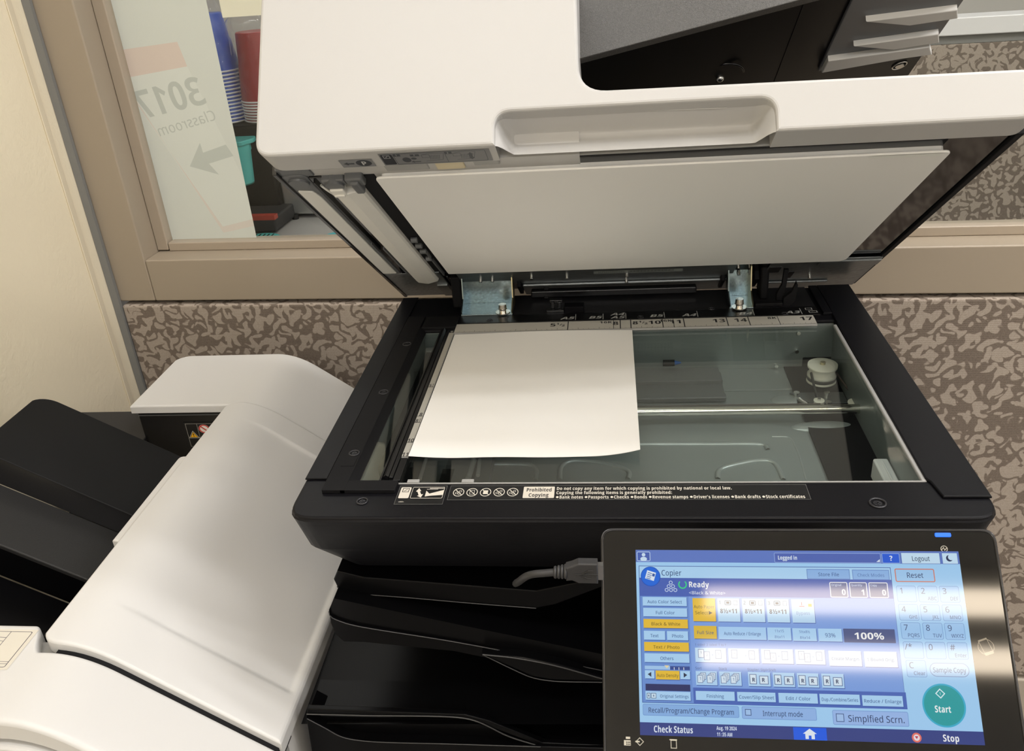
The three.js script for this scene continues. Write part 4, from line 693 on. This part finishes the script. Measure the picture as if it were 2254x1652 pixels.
    B(177, 441, 297, 468, 'Finishing', BTN, 14, 54); B(305, 441, 422, 469, 'Cover/Slip Sheet', BTN, 14, 108); B(431, 441, 549, 470, 'Edit / Color', BTN, 14, 76); B(555, 441, 675, 471, 'Dup./Combine/Series', BTN, 14, 110); B(682, 442, 802, 473, 'Reduce / Enlarge', BTN, 14, 112);
    R(11, 484, 307, 517, '#8db8ee', 4, '#6c96d8'); T('Recall/Program/Change Program', 160, 501, 21, '#2c4270', 'center', 266); R(317, 484, 541, 519, '#97bdf2', 4, '#6c96d8'); R(327, 492, 344, 509, '#a8ccf6', 0, '#3d5488', 1.8); T('Interrupt mode', 440, 502, 21, '#2c4270', 'center', 122); R(590, 488, 812, 529, '#9fc0f4', 4, '#6c96d8'); R(600, 498, 622, 520, '#a9caf6', 0, '#3d5488', 1.8); T('Simplfied Scrn.', 718, 511, 26, '#2c3c66', 'center', 168);
    // keypad
    R(823, 57, 941, 96, '#a6d2fa', 4, '#d9806e', 3); T('Reset', 882, 77, 23, '#2c3c66', 'center', 52);
    const K = [['1', '', 821, 110], ['2', 'ABC', 886, 110], ['3', 'DEF', 951, 110], ['4', 'GHI', 821, 167], ['5', 'JKL', 886, 167], ['6', 'MNO', 952, 167], ['7', 'PQRS', 821, 223], ['8', 'TUV', 887, 223], ['9', 'WXYZ', 952, 223], ['/*', '', 822, 281], ['0', '', 888, 281], ['#', 'Enter', 953, 281], ['C', 'Clear', 824, 336]];
    for (const [t, s, x, y] of K) { R(x, y, x + 58, y + 49, '#a4d0fb', 5, '#79a4da', 1.5); T(t, x + 15, y + 15, 25, '#3a507e'); T(s, x + 54, y + 38, 15, '#4a6494', 'right'); }
    R(893, 343, 1007, 382, '#b3d8fb', 19, '#7c98c8', 2); T('Sample Copy', 950, 363, 20, '#4a6090', 'center', 98);
    c.fillStyle = '#3fb6d8'; c.beginPath(); c.arc(921, 466, 63, 0, 7); c.fill(); c.fillStyle = '#2aa5a9'; c.beginPath(); c.arc(921, 466, 58, 0, 7); c.fill(); T('Start', 916, 477, 27, '#fff', 'center', 48, 'bold'); c.save(); c.translate(914, 432); c.rotate(Math.PI / 4); c.strokeStyle = '#e8fbff'; c.lineWidth = 3; c.strokeRect(-9, -9, 18, 18); c.restore(); T('1', 914, 433, 11, '#e8fbff');
    // status bar
    R(0, 538, 1024, 576, '#37468c'); T('Check Status', 42, 557, 27, '#eef6ff', 'left', 122, 'bold'); T('Aug. 19 2024', 236, 549, 15, '#e6f0ff', 'left', 62, 'bold'); T('11 :35 AM', 236, 567, 15, '#e6f0ff', 'left', 48, 'bold'); R(468, 540, 567, 576, '#1f62ee'); c.fillStyle = '#eef6ff'; c.beginPath(); c.moveTo(496, 558); c.lineTo(517, 543); c.lineTo(538, 558); c.lineTo(531, 558); c.lineTo(531, 573); c.lineTo(503, 573); c.lineTo(503, 558); c.fill(); R(513, 563, 521, 573, '#1f62ee');
    c.fillStyle = '#f4796a'; c.beginPath(); c.arc(830, 560, 14, 0, 7); c.fill(); c.fillStyle = '#f6e8ee'; c.beginPath(); c.arc(830, 560, 9, 0, 7); c.fill(); c.fillStyle = '#c23a5a'; c.beginPath(); c.moveTo(825, 556); c.lineTo(835, 556); c.lineTo(830, 564); c.fill(); T('Stop', 905, 559, 27, '#fff', 'left', 48, 'bold');
  });
  A('screen', [sheetXY(0, W, 0, D, 0.0004)], phy(lin(0.004, 0.004, 0.005), 0.06, { emissive: lin(1, 1, 1), emissiveMap: ui, emissiveIntensity: 0.85 }), 'lit blue copier menu on the touch screen');
  A('power_light', [prismZ(rect(0.2200, 0.2315, 0.1420, 0.1452, 0.0012), 0, 0.0008, 0.0003)], phy(lin(0.0, 0.02, 0.2), 0.3, { emissive: lin(0.01, 0.14, 1.0), emissiveIntensity: 1.6 }), 'glowing blue power light');
  // bracket that carries the panel
  A('panel_arm', [box(0.06, 0.17, 0.02, 0.11, -0.075, -0.014, 0.008)], M.blackMatte);
}

// ================================================================ finisher beside the copier
{
  const fin = thing('document_finisher', 'white sloping paper finisher with black output trays beside the copier', 'finisher', [-0.3, -H, 0.17]);
  const yt = -0.1, B = (t, r = 0.03) => (t < -r ? 0 : t > r ? t : (t + r) ** 2 / (4 * r));
  const prof = (x) => yt - 0.757 * B(x + 0.275);
  const sm = (t) => { t = Math.min(1, Math.max(0, t)); return t * t * (3 - 2 * t); };
  const RX = -0.1165;
  // core under the covers
  const core = (x0, x1, d, yb) => { const p = span(x0, x1, 24).map((x) => [x, prof(x) - d]); return [...p, [x1, yb], [x0, yb]]; };
  add(fin, 'body', [prismZ(core(-0.310, RX - 0.004, 0.016, -H), -0.012, 0.425), box(-0.47, RX - 0.004, -H, -0.40, -0.16, 0.425)], M.whiteFin);
  add(fin, 'rear_block', [box(-0.4535, -0.325, -0.42, -0.1125, -0.160, -0.0175, 0.002), box(-0.325, RX - 0.01, -0.42, -0.24, -0.160, -0.0175)], M.blackSatin, 'black block under the rear cover');
  add(fin, 'block_strip', [box(-0.4530, -0.325, -0.1180, -0.1168, -0.018, -0.0162)], M.greyDarkPlastic);
  // rear cover
  const rc = 0.022, rear0 = (x) => { const e = x + 0.4585; const q = e < rc ? rc - Math.sqrt(rc * rc - (rc - e) ** 2) : 0; return -0.168 + q; };
  add(fin, 'rear_cover', [slab([...span(-0.4585, -0.437, 10), ...span(-0.42, RX, 44)], rear0, () => -0.0125, (x) => prof(x), 0.0115, 0.0025, [(a) => 0.04, (a) => 0.08])], M.whiteFin, 'white rear cover');
  // main sloping cover with a shallow sunk field
  const c0 = -0.3165, rr = 0.02;
  const q = (x) => { const e = x - c0; return e < rr ? rr - Math.sqrt(Math.max(0, rr * rr - (rr - e) ** 2)) : 0; };
  const top = (x, z) => prof(x) + 0.0055 - 0.0036 * sm((x + 0.285) / 0.06) * (1 - sm((x + 0.128) / 0.008)) * sm((z - 0.028 - 0.02 * 0) / 0.006) * (1 - sm((z - 0.368) / 0.008));
  const zlist = [0.006, 0.012, 0.02, 0.027, 0.0285, 0.030, 0.032, 0.0345, 0.04, 0.1, 0.2, 0.3, 0.36, 0.367, 0.369, 0.371, 0.3735, 0.376, 0.38, 0.39, 0.4].map((z) => (a) => z - a);
  add(fin, 'top_cover', [slab([...span(c0, c0 + rr, 10), ...span(c0 + 0.024, RX - 0.014, 60), ...span(RX - 0.012, RX, 10)], (x) => -0.0115 + q(x), (x) => 0.4265 - q(x) * 0.7, top, 0.015, 0.003, zlist)], M.whiteFin, 'white sloping top cover');
  add(fin, 'exit_lip', [prismY(fillet([[-0.327, 0.1165], [-0.312, 0.1165], [-0.312, 0.2815], [-0.327, 0.2785]], [0.008, 0, 0, 0]), -0.1105, -0.0985, 0.002)], M.whiteFin, 'white lip over the paper exit');
  // front cover and front door
  const zf0 = (x) => lerp(0.3995, 0.4315, sm((x + 0.336) / 0.022));
  add(fin, 'front_cover', [slab([...span(-0.52, -0.342, 12), ...span(-0.338, -0.31, 12), ...span(-0.3, RX, 44)], zf0, () => 0.5085, (x) => prof(x), 0.020, 0.005, [(a) => 0.5085 - 0.03 - a, (a) => 0.5085 - 0.015 - a])], M.whiteFin, 'white front cover');
  add(fin, 'front_door', [prismZ(core(-0.52, RX, 0.0255, -H), 0.43, 0.5135, 0.004)], M.whiteFin, 'white front door');
  add(fin, 'door_gap', [prismZ([...span(-0.515, RX - 0.003, 24).map((x) => [x, prof(x) - 0.012]), ...span(RX - 0.003, -0.515, 24).map((x) => [x, prof(x) - 0.03])], 0.41, 0.502)], M.greyPlastic);
  // dark slit between the covers
  add(fin, 'cover_slit', [prismZ([...span(-0.30, RX - 0.003, 24).map((x) => [x, prof(x) - 0.004]), ...span(RX - 0.003, -0.30, 24).map((x) => [x, prof(x) - 0.02])], 0.40, 0.4325)], M.blackMatte);
  // output trays rising to the left
  const tz = (x, y0, x0, s) => y0 - s * (x - x0);
  const up = (x) => tz(x, -0.13, -0.3583, 0.579), lo = (x) => tz(x, -0.15, -0.3762, 0.55);
  const r2 = 0.022, z0u = (x) => { const e = x + 0.519; return 0.066 + (e < r2 ? r2 - Math.sqrt(Math.max(0, r2 * r2 - (r2 - e) ** 2)) : 0); };
  add(fin, 'upper_tray', [slab([...span(-0.519, -0.497, 10), ...span(-0.48, -0.30, 8)], z0u, () => 0.1925, up, 0.006, 0.0015, [(a) => 0.14 - a])], M.trayFin, 'black upper output tray');
  add(fin, 'tray_step', [grid(8, 1, (a, b) => { const x = lerp(-0.30, -0.535, a); return [x, lerp(lo(x), up(x) - 0.0015, b), lerp(0.199, 0.1925, b)]; })], M.blackSatin);
  add(fin, 'tray_shelf', [metreUV(slab([...span(-0.56, -0.31, 8)], () => 0.199, () => 0.2775, lo, 0.006, 0.002, [(a) => 0.24 - a]))], M.trayGrain, 'grained black tray shelf');
  add(fin, 'tray_front', [slab([...span(-0.60, -0.31, 8)], () => 0.2780, () => 0.42, (x) => lo(x) - 0.05, 0.006, 0.002, [(a) => 0.3 - a]), box(-0.335, -0.312, -0.40, -0.115, 0.10, 0.40), grid(4, 1, (a, b) => { const x = lerp(-0.31, -0.56, a); return [x, lerp(lo(x) - 0.05, lo(x) - 0.006, b), 0.2772]; })], M.blackTray);
  // dark bracket at the rear left
  { const a = onY(196, 907, -0.118), b = onY(284, 902, -0.118); add(fin, 'rear_bracket', [box(-0.60, -0.455, -0.45, -0.155, onY(240, 905, -0.155).z, onY(240, 905, -0.155).z + 0.09, 0.002)], M.darkGrey); }
  // printed labels
  const warn = canvas(256, 256, (c, w, h) => {
    c.fillStyle = '#141414'; c.fillRect(0, 0, w, h); c.strokeStyle = '#8d8a84'; c.lineWidth = 4; c.strokeRect(14, 14, 232, 210); c.beginPath(); c.moveTo(96, 14); c.lineTo(96, 224); c.stroke();
    c.fillStyle = '#d8d2c4'; c.beginPath(); c.moveTo(54, 78); c.lineTo(94, 146); c.lineTo(16, 146); c.fill(); c.fillStyle = '#15120a'; c.beginPath(); c.moveTo(54, 84); c.lineTo(88, 142); c.lineTo(22, 142); c.fill(); c.fillStyle = '#f0b41c'; c.beginPath(); c.moveTo(54, 92); c.lineTo(82, 138); c.lineTo(28, 138); c.fill(); c.fillStyle = '#15120a'; c.fillRect(51, 104, 6, 18); c.fillRect(51, 126, 6, 6);
    c.fillStyle = '#ece4dc'; c.beginPath(); c.arc(142, 62, 40, 0, 7); c.fill(); c.strokeStyle = '#c8342c'; c.lineWidth = 9; c.beginPath(); c.arc(142, 62, 34, 0, 7); c.stroke(); c.beginPath(); c.moveTo(118, 38); c.lineTo(166, 86); c.stroke(); c.fillStyle = '#ddd6c8'; c.fillRect(100, 150, 140, 70);
  });
  const w0 = onZ(404, 929, -0.0172), w1 = onZ(417, 989, -0.0172);
  add(fin, 'warning_label', [sheetXY(w0.x - 0.001, w0.x + 0.050, w1.y, w0.y, -0.0168)], phy(lin(1, 1, 1), 0.4, { map: warn }), 'black warning label with a yellow triangle and a red prohibition sign');
  const jam = canvas(512, 384, (c, w, h) => {
    c.fillStyle = '#d6d1c4'; c.fillRect(0, 0, w, h); c.strokeStyle = '#2e2e3c'; c.lineWidth = 4; c.beginPath(); c.roundRect(8, 22, 478, 340, 12); c.stroke(); c.lineWidth = 3;
    c.beginPath(); c.moveTo(360, 22); c.lineTo(360, 310); c.lineTo(486, 310); c.moveTo(8, 330); c.lineTo(486, 330); c.stroke();
    for (let k = 0; k < 5; k++) { const y = 40 + k * 36; c.beginPath(); c.moveTo(230 - k * 14, y); c.lineTo(210 - k * 14, y + 18); c.lineTo(310 - k * 6, y + 52); c.lineTo(320 - k * 6, y + 70); c.lineTo(358, y + 78); c.stroke(); }
    c.lineWidth = 4; c.beginPath(); c.moveTo(230, 40); c.lineTo(300, 60); c.lineTo(316, 80); c.lineTo(358, 82); c.stroke();
    c.beginPath(); for (let k = 0; k < 12; k++) { const a = k * 0.9, r = k % 2 ? 22 : 48; c.lineTo(260 + Math.cos(a) * r, 220 + Math.sin(a) * r * 0.8); } c.stroke(); c.beginPath(); c.moveTo(150, 210); c.lineTo(220, 250); c.lineTo(330, 258); c.moveTo(120, 250); c.lineTo(180, 300); c.lineTo(260, 308); c.stroke(); c.fillStyle = '#22222e'; c.fillRect(120, 90, 40, 44);
  });
  const j1 = onY(86, 1386, yt), j2 = onY(18, 1474, yt);
  add(fin, 'jam_label', [sheetY(j1.x - 0.085, j1.x, j1.z, j2.z, yt + 0.0003)], std(lin(1, 1, 1), 0.5, { map: jam }), 'pale label with a line drawing of a paper jam');
}

// ================================================================ loose things on the copier
{
  // USB lead plugged into the panel's left edge
  const y = -0.004, z = 0.452;
  const f = (u, v) => onZ(u, v, z);
  const a = f(1319, 1256), b = f(1262, 1255), c = f(1246, 1257), d = f(1208, 1260), e = f(1168, 1268), g = f(1132, 1283);
  const s = 0.0235 / 2;
  const t = thing('usb_cable', 'black moulded plug and lead plugged into the side of the control panel', 'cable', [a.x, a.y, z]);
  const hh = (f(1290, 1235).y - f(1290, 1278).y) / 2;
  add(t, 'plug', [prismZ(fillet([[a.x - 0.001, a.y - hh], [a.x - 0.001, a.y + hh], [b.x + 0.004, b.y + hh], [b.x - 0.001, b.y + hh * 0.72], [c.x, c.y + hh * 0.66], [c.x, c.y - hh * 0.66], [b.x - 0.001, b.y - hh * 0.72], [b.x + 0.004, b.y - hh]], 0), z - 0.004, z + 0.004, 0.0012)], M.cable);
  { const m = f(1289, 1256), q2 = 0.0006; add(t, 'symbol', [cyl([m.x - 0.008, m.y, z + 0.0041], [m.x + 0.009, m.y, z + 0.0041], q2), cyl([m.x - 0.003, m.y, z + 0.0041], [m.x + 0.002, m.y + 0.0035, z + 0.0041], q2), cyl([m.x + 0.002, m.y + 0.0035, z + 0.0041], [m.x + 0.006, m.y + 0.0035, z + 0.0041], q2), cyl([m.x - 0.005, m.y, z + 0.0041], [m.x + 0.001, m.y - 0.0035, z + 0.0041], q2), cyl([m.x + 0.001, m.y - 0.0035, z + 0.0041], [m.x + 0.004, m.y - 0.0035, z + 0.0041], q2)], M.rubber); }
  add(t, 'connector', [box(a.x - 0.001, a.x + 0.003, a.y - hh * 0.72, a.y + hh * 0.72, z - 0.0022, z + 0.0022)], M.usbSteel);
  for (let k = 0; k < 4; k++) { const p = c.clone().lerp(d, 0.02 + k * 0.2); add(t, 'strain_relief', [new THREE.TorusGeometry(0.0044 - k * 0.0003, 0.0013, 8, 20).rotateY(Math.PI / 2).translate(p.x, p.y, z)], M.cable); }
  add(t, 'lead', [tube([[c.x, c.y, z], [d.x, d.y, z], [e.x, e.y, z - 0.002], ...[[1141, 1280, 0.436], [1136, 1283, 0.41], [1135, 1284, 0.385]].map(([u, v, zz]) => { const p = onZ(u, v, zz); return [p.x, p.y, zz]; })], 0.0029, 50, 10)], M.cable);
}
{
  // sheet of letter paper against the rulers
  const W = 8.5 * IN, D = 11 * IN;
  const t = thing('paper_sheet', 'blank white sheet of letter paper lying on the scanning glass', 'paper', [W / 2, -0.0006, D / 2]);
  const yy = (s, q) => { const fx = Math.pow(Math.max(0, (s - 0.78) / 0.22), 2) * Math.pow(q, 1.5) * 0.0075; const fl = Math.pow(Math.max(0, (0.25 - s) / 0.25), 2) * Math.pow(q, 3) * 0.002; const wave = 0.0007 * Math.sin(s * 7 + q * 2) ** 2 * q; return 0.0004 + fx + fl + wave + (0.0018 * Math.pow(Math.max(0, 1 - q * 6), 2) * Math.max(0, Math.sin(s * 3.4 - 0.3))); };
  const f = (o) => (s, q) => [0.0012 + s * W, yy(s, q) + o - 0.0004, 0.0008 + q * D];
  const topG = grid(60, 60, (s, q) => f(0.0003)(s, 1 - q)), lowG = grid(60, 60, (s, q) => f(0.0001)(s, q));
  add(t, 'sheet', [topG, lowG], M.paper);
}

// ================================================================ things on and beyond the window
{
  // sheet with a sign showing through, fixed to the far face of the glass
  const d = -0.0605;
  const [, yb] = onWall(565, 534, d), [xr] = onWall(510, 265, d), x0 = xr - 0.2159, y0 = -0.01, y1 = 0.42;
  const t = wallThing('paper_sign', 'white paper taped behind the window with a classroom sign showing through reversed', 'paper sign', [xr - 0.1, y0, d]);
  const tex = canvas(1024, 2040, (c, w, h) => {
    c.fillStyle = '#dcdedb'; c.fillRect(0, 0, w, h);
    const P = (u, v) => { const [a, b] = onWall(u, v, d); return [(a - x0) / (xr - x0) * w, (y1 - b) / (y1 - y0) * h]; };
    const poly = (pts, f) => { c.fillStyle = f; c.beginPath(); pts.forEach((p, i) => (i ? c.lineTo(...P(...p)) : c.moveTo(...P(...p)))); c.fill(); };
    poly([[262, 172], [412, 146], [580, 480], [485, 500]], '#e1e3e0'); poly([[250, 112], [390, 92], [412, 146], [274, 172]], '#e0cfc8'); poly([[284, 196], [302, 230], [496, 506], [484, 500]], '#e0d7d2'); poly([[484, 500], [580, 476], [590, 490], [492, 512]], '#e0d7d2');
    // reversed lettering
    const [ax, ay] = P(445, 200), [bx, by] = P(300, 238); const ang = Math.atan2(by - ay, bx - ax);
    const word = (t2, u, v, u2, v2, px, wt) => { const A = P(u, v), Z = P(u2, v2); const dx = Z[0] - A[0], dy = Z[1] - A[1]; c.save(); c.translate(A[0], A[1]); c.transform(-1, 0, 0, 1, 0, 0); c.rotate(Math.atan2(dy, -dx)); c.font = `${wt} ${px}px sans-serif`; c.textBaseline = 'middle'; c.textAlign = 'left'; const m = c.measureText(t2).width; c.scale(Math.hypot(dx, dy) / m, 1); c.fillStyle = '#c4c8c5'; c.fillText(t2, 0, 0); c.restore(); };
    word('3017', 447, 198, 300, 234, 270, 'bold'); word('Classroom', 474, 252, 346, 290, 100, '');
    poly([[418, 366], [440, 314], [447, 336], [497, 318], [514, 343], [460, 360], [482, 384]], '#c9cdca');
  });
  add(t, 'sheet', [sheetXY(x0, xr, y0, y1, d)], std(lin(1, 1, 1), 0.9, { map: tex, side: THREE.DoubleSide }));
  // cream card fixed higher on the glass
  const [ca, cb] = onWall(490, 39, d - 0.0012), [cc] = onWall(600, 36, d);
  const k = wallThing('paper_card', 'cream card taped high on the window above the wrapped cups', 'card', [ca + 0.05, cb, d - 0.0012]);
  add(k, 'sheet', [box(ca, ca + 0.14, cb, cb + 0.1, d - 0.002, d - 0.0012)], M.card);

  const cy = -0.02;                                 // counter beyond the window
  const ct = wallThing('countertop', 'grey laminate countertop beyond the window', 'countertop', [0.5, cy - 0.04, -0.4]);
  add(ct, 'top', [box(0.0, 0.93, cy - 0.04, cy, -0.72, -0.102, 0.004)], M.counter); add(ct, 'cabinet', [box(0.02, 0.91, -H, cy - 0.04, -0.70, -0.13)], M.wall);
  // black dispenser that carries the cups
  const [bl] = onWall(520, 420, -0.3), [br] = onWall(612, 420, -0.3), [, bt] = onWall(540, 277, -0.3);
  const bx = wallThing('beverage_machine', 'black countertop machine beyond the window with cups stacked on top', 'machine', [0.15, cy, -0.4]);
  add(bx, 'case', [box(0.035, br, cy + 0.012, bt, -0.50, -0.30, 0.006)], M.black);
  add(bx, 'drip_tray', [box(0.035, br + 0.02, cy + 0.004, cy + 0.03, -0.32, -0.22, 0.004)], M.darkGrey); add(bx, 'trim_line', [box(0.04, br + 0.0205, cy + 0.026, cy + 0.034, -0.235, -0.2195)], M.red, 'red trim line');
  const [gl] = onWall(635, 455, -0.3); add(bx, 'side_unit', [box(br + 0.001, br + 0.09, cy + 0.008, cy + 0.07, -0.48, -0.31, 0.005)], M.metalTrim); for (const x of [0.05, br - 0.01, br + 0.02]) add(bx, 'foot', [cyl([x, cy, -0.31], [x, cy + 0.01, -0.31], 0.006)], M.rubber);
  // cups: nested upside down
  const cupGeo = (r0, r1, h2) => new THREE.LatheGeometry([[r0 * 0.96, 0.001], [r0, 0.003], [r1 + (r0 - r1) * 0.45, h2 * 0.55], [r1 + (r0 - r1) * 0.36, h2 * 0.56], [r1, h2 - 0.002], [r1 - 0.002, h2], [0.0001, h2 - 0.001]].map((p) => new THREE.Vector2(...p)), 40);
  const rimGeo = (r0) => new THREE.TorusGeometry(r0, 0.0016, 8, 44).rotateX(Math.PI / 2).translate(0, 0.002, 0);
  const stack = (name, label, group, mat, cx, d2, base, n, r0, r1, h2, pitch, lean) => {
    const proto = { g: cupGeo(r0, r1, h2), r: rimGeo(r0) };
    for (let i = 0; i < n; i++) { const t2 = wallThing(name, label, 'cup', [cx - lean * i * pitch, base + i * pitch, d2], group); offs.set(t2, null); add(t2, 'cup_body', proto.g, mat); add(t2, 'rim', proto.r, M.rim, 'white rolled rim'); }
  };
  const dc = -0.355, [bRight, bBot] = onWall(548, 262, dc + 0.0), [rLeft, rBot] = onWall(543, 258, dc), [, bBand] = onWall(515, 146, dc), [, rBand] = onWall(540, 215, dc);
  const r0 = 0.043, base = bt + 0.001;
  const nB = 15, pB = (bBand - base) / nB, nR = 8, pR = (rBand - base) / nR;
  stack('blue_cup', 'blue plastic cup with a white rim nested upside down in the wrapped stack', 'blue cups in the wrapped stack', M.blueCup, bRight - r0, dc, base, nB, r0, 0.029, 0.098, pB, 0);
  stack('red_cup', 'red plastic cup with a white rim nested upside down in the wrapped stack', 'red cups in the wrapped stack', M.redCup, rLeft + r0 + 0.002, dc, base, nR, r0, 0.032, 0.118, pR, 0);
  const bag = (cx, hgt, label, s) => {
    const t2 = wallThing('plastic_bag', label, 'plastic bag', [cx, base, dc]);
    add(t2, 'film', [grid(64, 40, (a, b) => { const th = -a * Math.PI * 2, yy = b * hgt; const rr = (b > 0.8 ? lerp(0.046, 0.012, (b - 0.8) / 0.2) : 0.0475 - 0.004 * b) + 0.0042 * noise.noise(Math.cos(th) * 3 + s, Math.sin(th) * 3, yy * 60) + 0.004 * b * b * noise.noise(Math.cos(th) * 5 + s, Math.sin(th) * 5 + s, yy * 25); return [cx + Math.cos(th) * rr, base + yy, dc + Math.sin(th) * rr]; })], M.bag);
  };
  bag(bRight - r0, 0.24, 'crinkled clear bag around the blue cup stack', 1.7); bag(rLeft + r0 + 0.002, 0.21, 'crinkled clear bag around the red cup stack', 5.2);
  // teal utensil holder hung on the machine
  const dt = -0.27, [tR, tT] = onWall(553, 300, dt), [, tB] = onWall(540, 404, dt), [tr2] = onWall(545, 310, dt);
  { const rr = 0.028, cx = tr2 - rr; const hgt = tT - tB; const t2 = wallThing('utensil_holder', 'teal plastic holder hanging on the black machine beyond the window', 'holder', [cx, tB, dt]);
    add(t2, 'cup', [new THREE.LatheGeometry([[0.0001, tB], [rr * 0.80, tB], [rr * 0.83, tB + 0.004], [rr, tB + hgt * 0.70], [rr * 1.05, tB + hgt * 0.72], [rr * 1.05, tB + hgt * 0.88], [rr * 0.95, tB + hgt * 0.88], [rr * 0.8, tB + 0.006]].map((p) => new THREE.Vector2(...p)), 36).translate(cx, 0, dt)], M.teal);
    add(t2, 'hanger', [prismY(fillet([[cx - rr * 1.1, dt - rr], [cx + rr * 1.15, dt - rr], [cx + rr * 1.35, dt - 0.005], [cx + rr * 0.9, dt + rr * 0.9], [cx - rr * 0.9, dt + rr * 0.9]], 0.006), tT - 0.012, tT - 0.004, 0.002)], M.teal); }
  // teal soap dish on the counter
  { const p = hit(592, 521, V(0, cy + 0.008, 0), V(0, 1, 0)).sub(WO); const ax = p.dot(WA) - 0.012, ad = p.dot(WN); const t2 = wallThing('slotted_dish', 'teal slotted dish lying on the counter beyond the window', 'dish', [ax, cy, ad]);
    const el = Array.from({ length: 40 }, (_, i) => [ax + Math.cos(i / 40 * 6.2832) * 0.032, ad + Math.sin(i / 40 * 6.2832) * 0.022]);
    add(t2, 'dish', [prismY(el, cy + 0.0005, cy + 0.009, 0.003)], M.teal); for (let i = -2; i <= 2; i++) add(t2, 'slot', [box(ax + i * 0.008 - 0.0012, ax + i * 0.008 + 0.0012, cy + 0.0088, cy + 0.0094, ad - 0.013, ad + 0.013)], M.blackMatte); }
  { const p = hit(735, 521, V(0, cy + 0.01, 0), V(0, 1, 0)).sub(WO); const ax = p.dot(WA) + 0.01, ad = p.dot(WN); const t2 = wallThing('round_lid', 'bright cyan round lid lying on the counter beyond the window', 'lid', [ax, cy, ad]); add(t2, 'disc', [new THREE.LatheGeometry([[0.0001, cy + 0.0004], [0.03, cy + 0.0004], [0.032, cy + 0.006], [0.029, cy + 0.011], [0.0001, cy + 0.0085]].map((q) => new THREE.Vector2(...q)), 36).translate(ax, 0, ad)], M.cyan); }
}

renderer.render(scene, camera);
